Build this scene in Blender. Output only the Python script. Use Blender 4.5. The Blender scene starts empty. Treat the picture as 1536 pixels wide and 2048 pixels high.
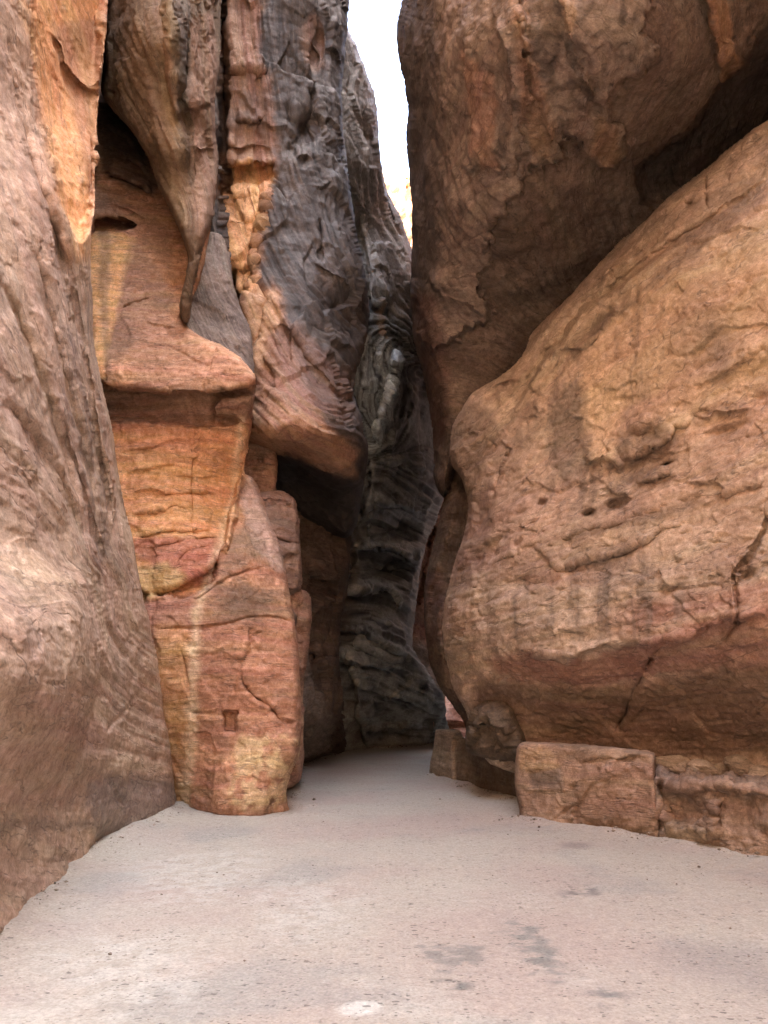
import bpy, math, random
import numpy as np
from mathutils import Vector

# ------------------------------------------------------------------ camera
scene = bpy.context.scene
W, H = 1536.0, 2048.0
EYE = 1.6
FOC = 1658.0                       # focal length in photo pixels
PITCH = math.atan(366.0 / FOC)     # horizon lies at row 1390
cam_d = bpy.data.cameras.new("camera")
cam_d.sensor_fit = 'VERTICAL'
cam_d.angle_y = 2 * math.atan(1024.0 / FOC)
cam_d.clip_start = 0.05
cam_d.clip_end = 2000
cam = bpy.data.objects.new("camera", cam_d)
cam.location = (0, 0, EYE)
cam.rotation_euler = (math.pi / 2 + PITCH, 0, 0)
scene.collection.objects.link(cam)
scene.camera = cam

# ------------------------------------------------------------------ light
SUN_EL = math.radians(56)
SUN_AZ = math.radians(102)         # clockwise from +Y (north): from the right, a little behind
world = bpy.data.worlds.new("World")
scene.world = world
world.use_nodes = True
wn = world.node_tree
for n in list(wn.nodes):
    wn.nodes.remove(n)
sky = wn.nodes.new("ShaderNodeTexSky")
sky.sky_type = 'NISHITA'
sky.sun_disc = False
sky.sun_elevation = SUN_EL
sky.sun_rotation = SUN_AZ
sky.air_density = 1.0
sky.dust_density = 5.0
sky.ozone_density = 0.6
bg = wn.nodes.new("ShaderNodeBackground")
bg.inputs[1].default_value = 0.15
wo = wn.nodes.new("ShaderNodeOutputWorld")
wn.links.new(sky.outputs[0], bg.inputs[0])
wn.links.new(bg.outputs[0], wo.inputs[0])
sun_d = bpy.data.lights.new("sun", 'SUN')
sun_d.energy = 2.6
sun_d.angle = math.radians(0.5)
sun_d.color = (1.0, 0.96, 0.90)
sun = bpy.data.objects.new("sun", sun_d)
sdir = Vector((math.sin(SUN_AZ) * math.cos(SUN_EL), math.cos(SUN_AZ) * math.cos(SUN_EL), math.sin(SUN_EL)))
sun.rotation_euler = (-sdir).to_track_quat('-Z', 'Y').to_euler()
sun.location = (20, -10, 60)
scene.collection.objects.link(sun)
scene.view_settings.view_transform = 'Standard'
scene.view_settings.look = 'None'
scene.view_settings.exposure = 3.85
scene.view_settings.gamma = 1.0
try:
    scene.cycles.max_bounces = 5
    scene.cycles.diffuse_bounces = 4
except Exception:
    pass

# ------------------------------------------------------------------ maths
rng = np.random.default_rng(7)
F32 = np.float32

def _hash(ix, iy, iz, seed):
    h = (ix.astype(np.uint32) * np.uint32(374761393) + iy.astype(np.uint32) * np.uint32(668265263)
         + iz.astype(np.uint32) * np.uint32(2147483647 - 1640531) + np.uint32((seed * 974711 + 12345) & 0xffffffff))
    h = (h ^ (h >> np.uint32(13))) * np.uint32(1274126177)
    h = (h ^ (h >> np.uint32(16))) * np.uint32(2246822519)
    return h ^ (h >> np.uint32(13))

_G = rng.normal(size=(256, 3)).astype(F32)
_G /= np.linalg.norm(_G, axis=1)[:, None]

def noise(p, seed=0):
    """gradient noise, p (...,3) -> about -1..1"""
    p = np.asarray(p, F32)
    shp = p.shape[:-1]
    p = p.reshape(-1, 3)
    i = np.floor(p)
    f = p - i
    i = i.astype(np.int32)
    u = f * f * f * (f * (f * 6 - 15) + 10)
    out = np.zeros(len(p), F32)
    for dx in (0, 1):
        wx = u[:, 0] if dx else 1 - u[:, 0]
        for dy in (0, 1):
            wy = u[:, 1] if dy else 1 - u[:, 1]
            for dz in (0, 1):
                wz = u[:, 2] if dz else 1 - u[:, 2]
                g = _G[_hash(i[:, 0] + dx, i[:, 1] + dy, i[:, 2] + dz, seed) & np.uint32(255)]
                d = g[:, 0] * (f[:, 0] - dx) + g[:, 1] * (f[:, 1] - dy) + g[:, 2] * (f[:, 2] - dz)
                out += wx * wy * wz * d
    return (out * 1.7).reshape(shp)

def fbm(p, oct=4, seed=0, lac=2.03, gain=0.5, ridge=False):
    p = np.asarray(p, F32)
    a, s, t = 1.0, 0.0, 0.0
    for k in range(oct):
        n = noise(p, seed + 17 * k)
        if ridge:
            n = 1 - 2 * np.abs(n)
        s = s + a * n
        t += a
        a *= gain
        p = p * lac + 3.7
    return s / t

def sstep(a, b, x):
    t = np.clip((x - a) / (b - a), 0, 1)
    return t * t * (3 - 2 * t)

def srgb(c):
    c = np.asarray(c, float) / 255.0
    return np.where(c <= 0.04045, c / 12.92, ((c + 0.055) / 1.055) ** 2.4)

def ray(px, py):
    u = (np.asarray(px, float) - W / 2) / FOC
    v = (H / 2 - np.asarray(py, float)) / FOC
    c, s = math.cos(PITCH), math.sin(PITCH)
    return np.stack([u, c - v * s, s + v * c], -1)

def t_of(px, py, kind, val):
    d = ray(px, py)
    if kind == 'x':
        return val / d[0]
    if kind == 'y':
        return val / d[1]
    if kind == 'z':
        return (val - EYE) / d[2]

def world_pt(px, py, kind, val):
    d = ray(px, py)
    return np.array([0, 0, EYE]) + d * t_of(px, py, kind, val)

class TPS:
    """thin-plate spline on scattered pixel positions"""
    def __init__(self, pts, vals, lam=1e-4):
        self.c = np.asarray(pts, float) / 500.0
        v = np.asarray(vals, float)
        n = len(v)
        K = self._k(self.c, self.c) + lam * np.eye(n)
        P = np.hstack([np.ones((n, 1)), self.c])
        A = np.vstack([np.hstack([K, P]), np.hstack([P.T, np.zeros((3, 3))])])
        self.w = np.linalg.lstsq(A, np.concatenate([v, np.zeros(3)]), rcond=None)[0]
    def _k(self, a, b):
        r2 = ((a[:, None, :] - b[None, :, :]) ** 2).sum(-1)
        return 0.5 * r2 * np.log(r2 + 1e-12)
    def __call__(self, X, Y):
        q = np.stack([X.ravel(), Y.ravel()], -1) / 500.0
        out = np.empty(len(q))
        for a in range(0, len(q), 60000):
            b = q[a:a + 60000]
            out[a:a + 60000] = self._k(b, self.c) @ self.w[:-3] + self.w[-3] + b @ self.w[-2:]
        return out.reshape(X.shape)

def catmull(pts, n=6, closed=True):
    p = np.asarray(pts, float)
    m = len(p)
    out = []
    t = (np.arange(n) / n)[:, None]
    for i in range(m if closed else m - 1):
        if closed:
            a, b, c, d = p[i - 1], p[i], p[(i + 1) % m], p[(i + 2) % m]
        else:
            a, b, c, d = p[max(i - 1, 0)], p[i], p[i + 1], p[min(i + 2, m - 1)]
        k = 0.7
        m1, m2 = (c - a) * 0.5 * k, (d - b) * 0.5 * k
        out.append((2 * t**3 - 3 * t**2 + 1) * b + (t**3 - 2 * t**2 + t) * m1 + (-2 * t**3 + 3 * t**2) * c + (t**3 - t**2) * m2)
    out = np.concatenate(out)
    if not closed:
        out = np.vstack([out, p[-1:]])
    return out

def seg_dist(X, Y, line, closed):
    """distance, nearest point, side (+ = left of travel on screen with y down), param along 0..1"""
    best = np.full(X.shape, 1e18)
    nx = np.zeros(X.shape); ny = np.zeros(X.shape); side = np.zeros(X.shape); par = np.zeros(X.shape)
    m = len(line)
    L = np.concatenate([[0], np.cumsum(np.linalg.norm(np.diff(line, axis=0), axis=1))])
    for i in range(m if closed else m - 1):
        a, b = line[i], line[(i + 1) % m]
        d = b - a
        l2 = d @ d + 1e-9
        t = np.clip(((X - a[0]) * d[0] + (Y - a[1]) * d[1]) / l2, 0, 1)
        qx, qy = a[0] + t * d[0], a[1] + t * d[1]
        r = (X - qx) ** 2 + (Y - qy) ** 2
        k = r < best
        best = np.where(k, r, best)
        nx = np.where(k, qx, nx); ny = np.where(k, qy, ny)
        side = np.where(k, d[0] * (Y - a[1]) - d[1] * (X - a[0]), side)
        par = np.where(k, (L[i] + t * math.sqrt(l2)) / max(L[-1], 1e-6), par)
    return np.sqrt(best), nx, ny, -np.sign(side), par

def inside(X, Y, poly):
    c = np.zeros(X.shape, bool)
    j = len(poly) - 1
    for i in range(len(poly)):
        xi, yi = poly[i]; xj, yj = poly[j]
        k = ((yi > Y) != (yj > Y)) & (X < (xj - xi) * (Y - yi) / (yj - yi + 1e-12) + xi)
        c ^= k
        j = i
    return c

def sdf(X, Y, poly):
    d, nx, ny, _, _ = seg_dist(X, Y, poly, True)
    ins = inside(X, Y, poly)
    return np.where(ins, d, -d), nx, ny

# pixel grid: fine inside the frame, coarser outside it
STEP = 2.5
def axis(lo, hi, flo, fhi):
    mid = np.arange(flo, fhi + 0.1, STEP)
    a, x, s = [], flo, STEP
    while x > lo:
        s = min(s * 1.12, 28); x -= s; a.append(x)
    b, x, s = [], fhi, STEP
    while x < hi:
        s = min(s * 1.12, 28); x += s; b.append(x)
    return np.concatenate([a[::-1], mid, b])
GX = axis(-520, 2080, -12, 1548)
GY = axis(-900, 2100, -12, 2060)

# ------------------------------------------------------------------ materials
def rock_material(name, grain=1.0, rough=0.85, spec=0.25, bedding=1.0, bump=1.0):
    m = bpy.data.materials.new(name)
    m.use_nodes = True
    nt = m.node_tree
    nt.nodes.clear()
    N = nt.nodes.new
    Lk = nt.links.new
    out = N("ShaderNodeOutputMaterial")
    bs = N("ShaderNodeBsdfPrincipled")
    at = N("ShaderNodeAttribute"); at.attribute_name = "rock"
    av = N("ShaderNodeAttribute"); av.attribute_name = "varnish"
    ab = N("ShaderNodeAttribute"); ab.attribute_name = "bedco"
    tc = N("ShaderNodeTexCoord")
    def nz(vec, scale, det, rough=0.6, sc=None):
        if sc:
            mp = N("ShaderNodeMapping"); mp.inputs["Scale"].default_value = sc
            Lk(vec, mp.inputs[0]); vec = mp.outputs[0]
        n = N("ShaderNodeTexNoise"); n.inputs["Scale"].default_value = scale; n.inputs["Detail"].default_value = det
        n.inputs["Roughness"].default_value = rough
        Lk(vec, n.inputs["Vector"]); return n.outputs[0]
    def mr(v, a, b, c, d):
        n = N("ShaderNodeMapRange"); n.inputs[1].default_value = a; n.inputs[2].default_value = b
        n.inputs[3].default_value = c; n.inputs[4].default_value = d
        Lk(v, n.inputs[0]); return n.outputs[0]
    def ma(op, a, b):
        n = N("ShaderNodeMath"); n.operation = op
        for k, v in ((0, a), (1, b)):
            if isinstance(v, (int, float)): n.inputs[k].default_value = v
            else: Lk(v, n.inputs[k])
        return n.outputs[0]
    ob = tc.outputs["Object"]
    n1 = nz(ob, 9, 6, 0.68)
    n2 = nz(ob, 60, 2, 0.6)
    nb = nz(ab.outputs["Vector"], 1.0, 5, 0.7, (17, 1.3, 1.3))
    nb2 = nz(ab.outputs["Vector"], 1.0, 2, 0.6, (6, 0.5, 0.5))
    ns = nz(ob, 1.0, 3, 0.65, (7, 7, 0.35))
    f = ma('MULTIPLY', mr(n1, .3, .7, 1 - .30 * grain, 1 + .26 * grain), mr(n2, .3, .7, 1 - .24 * grain, 1 + .2 * grain))
    f = ma('MULTIPLY', f, mr(nb, .3, .7, 1 - .26 * bedding, 1 + .22 * bedding))
    f = ma('MULTIPLY', f, mr(ns, .35, .7, 1.06, 0.92))
    sp = nz(ob, 30, 3, .55)
    f = ma('MULTIPLY', f, mr(sp, .60, .66, 1, .66))
    f = ma('MULTIPLY', f, mr(sp, .38, .32, 1, 1.22))
    nh = nz(ab.outputs["Vector"], 1.0, 4, 0.62, (4.5, .7, .7))
    hair = mr(ma('ABSOLUTE', ma('SUBTRACT', nh, .5), 0), 0, .02, 1, 0)
    hair = ma('MULTIPLY', hair, mr(n1, .42, .58, 0, 1))
    f = ma('MULTIPLY', f, mr(hair, 0, 1, 1, .5))
    vm = N("ShaderNodeVectorMath"); vm.operation = 'SCALE'
    hs = N("ShaderNodeHueSaturation")
    Lk(at.outputs["Color"], hs.inputs["Color"]); Lk(mr(nb2, .3, .7, .488, .512), hs.inputs["Hue"]); Lk(mr(n1, .3, .7, 1.12, .9), hs.inputs["Saturation"])
    Lk(hs.outputs[0], vm.inputs[0]); Lk(f, vm.inputs["Scale"])
    Lk(vm.outputs[0], bs.inputs["Base Color"])
    Lk(mr(av.outputs["Fac"], 0, 1, rough, 0.40), bs.inputs["Roughness"])
    Lk(mr(av.outputs["Fac"], 0, 1, spec, 0.6), bs.inputs["Specular IOR Level"])
    prev = None
    for h, st, di in ((n1, .55 * bump, .022), (nb, .5 * bedding * bump, .02), (ma('MULTIPLY', hair, -1), .5, .02), (n2, .5 * bump, .006)):
        b = N("ShaderNodeBump"); b.inputs["Strength"].default_value = min(st, 1); b.inputs["Distance"].default_value = di
        Lk(h, b.inputs["Height"])
        if prev: Lk(prev, b.inputs["Normal"])
        prev = b.outputs[0]
    Lk(prev, bs.inputs["Normal"])
    Lk(bs.outputs[0], out.inputs[0])
    return m

SAND = rock_material("sandstone")
DARK = rock_material("varnished_sandstone", grain=1.1, rough=0.7, spec=0.4, bedding=.6)
WORN = rock_material("worn_sandstone", grain=1.0, bedding=.35)

# ------------------------------------------------------------------ objects
SATUR = 0.68
TINT = np.array([.97, 1.08, 1.04])

def tag(o, label=None, cat=None, group=None, kind=None):
    if label: o["label"] = label
    if cat: o["category"] = cat
    if group: o["group"] = group
    if kind: o["kind"] = kind
    return o

def mesh_obj(name, V, Fq, mat, parent=None, col=None, var=None, smooth=True, bed=None):
    me = bpy.data.meshes.new(name)
    V = np.asarray(V, F32)
    Fq = [np.asarray(f) for f in Fq] if isinstance(Fq, list) else [np.asarray(Fq)]
    me.vertices.add(len(V)); me.vertices.foreach_set("co", V.ravel())
    nl = sum(f.size for f in Fq); npol = sum(len(f) for f in Fq)
    me.loops.add(nl); me.polygons.add(npol)
    me.loops.foreach_set("vertex_index", np.concatenate([f.ravel() for f in Fq]).astype(np.int32))
    tot = np.concatenate([np.full(len(f), f.shape[1]) for f in Fq])
    me.polygons.foreach_set("loop_start", np.concatenate([[0], np.cumsum(tot)[:-1]]).astype(np.int32))
    me.polygons.foreach_set("use_smooth", np.full(npol, smooth))
    me.update(calc_edges=True)
    me.validate()
    if col is not None:
        a = me.color_attributes.new("rock", 'FLOAT_COLOR', 'POINT')
        lum = (col @ np.array([.25, .6, .15]))[:, None]
        c = np.ones((len(V), 4), F32); c[:, :3] = np.clip((lum + SATUR * (col - lum)) * (TINT if mat.name != 'packed_sand' else np.array([.87, .97, .955])), 0.004, 0.85)
        a.data.foreach_set("color", c.ravel())
    a = me.attributes.new("varnish", 'FLOAT', 'POINT')
    a.data.foreach_set("value", (np.zeros(len(V)) if var is None else var).astype(F32))
    a = me.attributes.new("bedco", 'FLOAT_VECTOR', 'POINT')
    a.data.foreach_set("vector", (V[:, [2, 0, 1]] if bed is None else np.asarray(bed, F32)).astype(F32).ravel())
    me.materials.append(mat)
    o = bpy.data.objects.new(name, me)
    scene.collection.objects.link(o)
    if parent is not None:
        o.parent = parent
    return o

def empty(name, loc):
    o = bpy.data.objects.new(name, None)
    o.location = loc
    scene.collection.objects.link(o)
    return o

class Mass:
    """A rock mass: an outline and distances read off the things it touches, turned into a solid surface."""
    def __init__(self, outline, ctrl, seed=0, edge=(40, 0.6), jag=2.0, smooth=True):
        poly = catmull(outline) if smooth else np.asarray(outline, float)
        lo, hi = poly.min(0), poly.max(0)
        self.gx = GX[(GX > lo[0] - 8) & (GX < hi[0] + 8)]
        self.gy = GY[(GY > lo[1] - 8) & (GY < hi[1] + 8)]
        self.X, self.Y = np.meshgrid(self.gx, self.gy)
        self.seed = seed
        # roughen the outline
        if jag:
            P3 = np.stack([self.X / 34, self.Y / 34, np.full_like(self.X, seed * 3.1)], -1)
            self.jx = jag * fbm(P3, 3, seed + 900)
        else:
            self.jx = 0
        s, nx, ny = sdf(self.X, self.Y, poly)
        self.sd = s + self.jx
        self.s0 = s
        st = STEP * 0.75
        self.mask = self.sd > -st
        dx, dy = nx - self.X, ny - self.Y
        dl = np.hypot(dx, dy) + 1e-6
        # boundary vertices slide onto the outline
        k = self.mask & (self.sd < st * 0.6)
        mv = np.clip(self.sd, -st, st)
        sg = np.where(s >= 0, 1, -1)
        self.PX = np.where(k, self.X + sg * dx / dl * mv, self.X)
        self.PY = np.where(k, self.Y + sg * dy / dl * mv, self.Y)
        pts, vals = [], []
        for c in ctrl:
            if len(c) == 3:
                c = (c[0], c[1], 'y', c[2])
            pts.append(c[:2]); vals.append(1.0 / t_of(*c))
        inv = TPS(pts, vals)(self.X, self.Y)
        self.t = 1.0 / np.clip(inv, 1 / 400.0, 1 / 1.0)
        if edge:
            w, R = edge
            q = 1 - np.clip(self.sd / w, 0, 1)
            self.t = self.t + R * (1 - np.sqrt(np.clip(1 - q * q, 0, 1)))
        self.col = None
        self.var = np.zeros(self.X.shape)
        self.base_pts()

    def base_pts(self, sl=None):
        if sl is None:
            self.P = np.array([0, 0, EYE]) + ray(self.PX, self.PY) * self.t[..., None]
        else:
            self.P[sl] = np.array([0, 0, EYE]) + ray(self.PX[sl], self.PY[sl]) * self.t[sl][..., None]
        return self.P

    def normals(self):
        P = self.P
        a = np.gradient(P, axis=1); b = np.gradient(P, axis=0)
        n = np.cross(b, a)
        n /= np.linalg.norm(n, axis=-1, keepdims=True) + 1e-9
        v = P - np.array([0, 0, EYE])
        s = np.sign((n * v).sum(-1, keepdims=True)); s[s == 0] = 1
        return -n * s

    def sub(self, pts, pad):
        p = np.asarray(pts, float)
        i0, i1 = np.searchsorted(self.gx, [p[:, 0].min() - pad, p[:, 0].max() + pad])
        j0, j1 = np.searchsorted(self.gy, [p[:, 1].min() - pad, p[:, 1].max() + pad])
        return slice(j0, max(j1, j0 + 1)), slice(i0, max(i1, i0 + 1))
    def warp(self, amp=6, sc=40, seed=0, sl=None):
        X, Y = (self.X, self.Y) if sl is None else (self.X[sl], self.Y[sl])
        if not amp:
            return X, Y
        P3 = np.stack([X / sc, Y / sc, np.full_like(X, 1.7 + self.seed + seed)], -1)
        return X + amp * fbm(P3, 3, seed + 31), Y + amp * fbm(P3, 3, seed + 77)

    # ---- relief strokes (metres, + = deeper)
    def facing(self):
        n = self.normals(); v = ray(self.X, self.Y); v = v / np.linalg.norm(v, axis=-1, keepdims=True)
        return np.clip(-(n * v).sum(-1), 0.3, 1)
    def push(self, dt):
        self.t = self.t + dt
        self.base_pts()
    def crack(self, pts, w=4, d=0.25, jag=5, taper=True):
        sl = self.sub(pts, 3 * w + 2 * jag + 6)
        if self.X[sl].size < 4: return
        X, Y = self.warp(jag, 42, int(pts[0][0]) % 97, sl)
        r, _, _, _, p = seg_dist(X, Y, catmull(pts, 5, False), False)
        e = np.minimum(1, 6 * np.minimum(p, 1 - p) + 0.15) if taper else 1
        self.t[sl] += d * e * np.exp(-(r / w) ** 2)
        self.base_pts(sl)
    def ledge(self, pts, w=30, h=0.2, jag=6, soft=3, flip=False):
        """rock left of the travel direction (on screen) stands proud and dies away over w pixels"""
        sl = self.sub(pts, 3.2 * w + 2 * jag)
        if self.X[sl].size < 4: return
        X, Y = self.warp(jag, 30, int(pts[0][1]) % 89, sl)
        r, _, _, s, p = seg_dist(X, Y, catmull(pts, 5, False), False)
        s = s * r * (-1 if flip else 1)
        q = np.stack([X / 110, Y / 110, np.full_like(X, self.seed + h * 31)], -1)
        e = sstep(0, 0.2, p) * sstep(1, 0.8, p) * sstep(3 * w, 2 * w, r) * np.clip(.85 + .8 * fbm(q, 2, 55), .25, 1.3)
        prof = sstep(-soft, soft, s) * np.exp(-np.clip(s, 0, None) / w)
        self.t[sl] -= h * e * prof
        self.base_pts(sl)
    def zone(self, poly, feather=6, jag=5, seed=0, sc=30):
        out = np.zeros(self.X.shape)
        sl = self.sub(poly, feather + 2 * jag + 10)
        X, Y = self.warp(jag, sc, seed + 5, sl)
        s, _, _ = sdf(X, Y, catmull(poly, 5))
        out[sl] = sstep(-feather, feather, s)
        return out
    def offset(self, poly, dt, feather=5, jag=4, seed=0):
        self.push(dt * self.zone(poly, feather, jag, seed))
    def bulge(self, x, y, rx, ry, h, ang=0):
        c, s = math.cos(math.radians(ang)), math.sin(math.radians(ang))
        dx, dy = self.X - x, self.Y - y
        a, b = (dx * c + dy * s) / rx, (-dx * s + dy * c) / ry
        self.push(-h * np.exp(-(a * a + b * b)))
    def relief(self, h, foreshort=True):
        """displace along the surface normal"""
        n = self.normals()
        self.P = self.P + n * h[..., None]
        return self

    # ---- colour
    def stroke(self, pts, w, jag=6, seed=3):
        out = np.zeros(self.X.shape)
        sl = self.sub(pts, 3 * w + 2 * jag)
        X, Y = self.warp(jag, 22, seed + int(pts[0][0]) % 50, sl)
        r, _, _, _, p = seg_dist(X, Y, catmull(pts, 5, False), False)
        out[sl] = np.exp(-(r / w) ** 2) * sstep(0, .1, p) * sstep(1, .9, p)
        return out
    def paint(self, m, c, a=1.0):
        m = (np.clip(m, 0, 1) * a)[..., None]
        self.col = self.col * (1 - m) + srgb(c) * m
    def build(self, name, mat, back=(0, 1, 0), depth=3.0, inward=0.6, rings=5, parts=None, label=None, cat=None, group=None, kind=None, rest='rock_face'):
        V, idx, ny, nx = self.P, np.full(self.X.shape, -1), *self.X.shape
        m = self.mask
        cell = m[:-1, :-1] & m[1:, :-1] & m[:-1, 1:] & m[1:, 1:]
        used = np.zeros(m.shape, bool)
        used[:-1, :-1] |= cell; used[1:, :-1] |= cell; used[:-1, 1:] |= cell; used[1:, 1:] |= cell
        idx[used] = np.arange(used.sum())
        pts = V[used]; col = self.col[used]; var = self.var[used]; bed = self.bed[used]
        jj, ii = np.nonzero(cell)
        Q = np.stack([idx[jj, ii], idx[jj + 1, ii], idx[jj + 1, ii + 1], idx[jj, ii + 1]], -1)
        cx, cy = self.X[jj, ii] + 1.5, self.Y[jj, ii] + 1.5
        # boundary edges -> returns of the rock behind the visible edge
        E = np.concatenate([Q[:, [0, 1]], Q[:, [1, 2]], Q[:, [2, 3]], Q[:, [3, 0]]])
        key = np.sort(E, 1); key = key[:, 0].astype(np.int64) * len(pts) + key[:, 1]
        _, inv, cnt = np.unique(key, return_inverse=True, return_counts=True)
        B = E[cnt[inv] == 1]
        bv = np.unique(B)
        # inward direction: away from outline, in the surface's own plane
        gy, gx = np.gradient(self.s0, self.gy, self.gx)
        cth, sth = math.cos(PITCH), math.sin(PITCH)
        inn = gx[..., None] * np.array([1.0, 0, 0]) - gy[..., None] * np.array([0, -sth, cth])
        vdir = V - np.array([0, 0, EYE]); vdir /= np.linalg.norm(vdir, axis=-1, keepdims=True)
        bk = np.array(back, float); bk /= np.linalg.norm(bk)
        inn_b = inn[used][bv]; vd_b = vdir[used][bv]
        inn_b = inn_b - (inn_b * vd_b).sum(-1, keepdims=True) * vd_b
        inn_b /= np.linalg.norm(inn_b, axis=-1, keepdims=True) + 1e-9
        # never cross the far side of a narrow piece
        bx, by, bt = self.X[used][bv], self.Y[used][bv], self.t[used][bv]
        gxb, gyb = gx[used][bv], gy[used][bv]
        half = np.full(len(bv), 2.0); ok = np.ones(len(bv), bool)
        for Lp in (4, 8, 14, 20, 28, 40, 56, 80, 120, 180, 260):
            ii2 = np.clip(np.searchsorted(self.gx, bx + gxb * Lp), 0, nx - 1); jj2 = np.clip(np.searchsorted(self.gy, by + gyb * Lp), 0, ny - 1)
            ok &= self.s0[jj2, ii2] > .75 * Lp
            half = np.where(ok, Lp, half)
        cap = .55 * half * bt / FOC
        inn_b = inn_b * (np.minimum(cap, inward + .12 * depth + .3) / (inward + .12 * depth + .3))[:, None]
        mp = np.full(len(pts), -1); mp[bv] = np.arange(len(bv))
        allP, allC, allV, allB, allQ = [pts], [col], [var], [bed], []
        base = bv
        off = len(pts)
        for r in range(1, rings + 1):
            f = (r / rings) ** 1.5
            newP = pts[bv] + vd_b * depth * f + inn_b * (inward + .12 * depth) * f
            newP = newP + inn_b * (0.15 * f * (1 + fbm(newP * 1.3, 3, self.seed + 5)))[:, None]
            allP.append(newP); allC.append(col[bv]); allV.append(var[bv]); allB.append(bed[bv] + (newP - pts[bv])[:, [2, 0, 1]])
            ids = off + np.arange(len(bv))
            a, b = mp[B[:, 0]], mp[B[:, 1]]
            prev = base
            allQ.append(np.stack([prev[b], prev[a], ids[a], ids[b]], -1))
            base = ids
            off += len(bv)
        SK = np.concatenate(allQ)
        AP, AC, AV, AB = [np.concatenate(q) for q in (allP, allC, allV, allB)]
        if not parts:
            o = mesh_obj(name, AP, np.concatenate([Q, SK]), mat, None, AC, AV, bed=AB)
            tag(o, label, cat, group, kind)
            return o
        foot = AP[np.argmin(AP[:, 2])]
        root = empty(name, tuple(float(v) for v in foot))
        tag(root, label, cat, group, kind)
        owner = np.full(len(Q), -1)
        for k, (pn, pp) in enumerate(parts):
            owner[inside(cx, cy, catmull(pp, 5))] = k
        for k in range(-1, len(parts)):
            q = Q[owner == k]
            if k == -1:
                q = np.concatenate([q, SK])
            if len(q) == 0:
                continue
            u, iv = np.unique(q, return_inverse=True)
            o = mesh_obj(rest if k < 0 else parts[k][0], AP[u] - foot, iv.reshape(q.shape), mat, root, AC[u], AV[u], bed=AB[u])
        return root

def layers(P, freq, dip=(0, 0), warp=0.25, seed=0, stretch=0.2, oct=4):
    """bedded noise: thin across the beds, long along them"""
    w = warp * fbm(P * 0.6, 3, seed + 3)
    phi = P[..., 2] + dip[0] * P[..., 0] + dip[1] * P[..., 1] + w
    q = np.stack([phi * freq, P[..., 0] * stretch * freq * 0.3, P[..., 1] * stretch * freq * 0.3], -1)
    return fbm(q, oct, seed, gain=0.6)

def streaks(P, freq, seed=0, oct=3, stretch=0.06):
    q = np.stack([P[..., 0] * freq, P[..., 1] * freq, P[..., 2] * freq * stretch], -1)
    return fbm(q, oct, seed, gain=0.6)

def flow_noise(m, lines, freq, seed=0, oct=4, along=0.004):
    """bedding that follows traced lines; lines = [(value, [(x,y),...]), ...]"""
    pts, vals = [], []
    for v, l in lines:
        for p in l:
            pts.append(p); vals.append(v)
    phi = TPS(pts, vals, 1e-3)(m.X, m.Y)
    X, Y = m.warp(12, 120, seed)
    q = np.stack([phi * freq, X * along, Y * along], -1)
    return fbm(q, oct, seed, gain=0.6), phi

def facets(P, freq, seed=0, tilt=.55, wob=.18):
    """broken-block relief: every cell of a jittered lattice is a plane with its own height and tilt"""
    q = np.asarray(P, F32) * np.asarray(freq, F32)
    q = q + wob * np.stack([noise(q * 1.7, seed + 1), noise(q * 1.7, seed + 2), noise(q * 1.7, seed + 3)], -1)
    shp = q.shape[:-1]
    q = q.reshape(-1, 3)
    i = np.floor(q).astype(np.int32)
    best = np.full(len(q), 1e9, F32); out = np.zeros(len(q), F32)
    for dx in (-1, 0, 1):
        for dy in (-1, 0, 1):
            for dz in (-1, 0, 1):
                c = i + np.array([dx, dy, dz], np.int32)
                h = _hash(c[:, 0], c[:, 1], c[:, 2], seed)
                f = np.stack([(h & np.uint32(255)), (h >> np.uint32(8)) & np.uint32(255), (h >> np.uint32(16)) & np.uint32(255)], -1).astype(F32) / 255.0
                v = q - c - f
                d = (v * v).sum(-1)
                k = d < best
                g = _G[(h >> np.uint32(24)) & np.uint32(255)]
                val = ((h >> np.uint32(5)) & np.uint32(255)).astype(F32) / 255.0 - .5 + tilt * (v * g).sum(-1)
                best = np.where(k, d, best); out = np.where(k, val, out)
    return out.reshape(shp)

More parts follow.
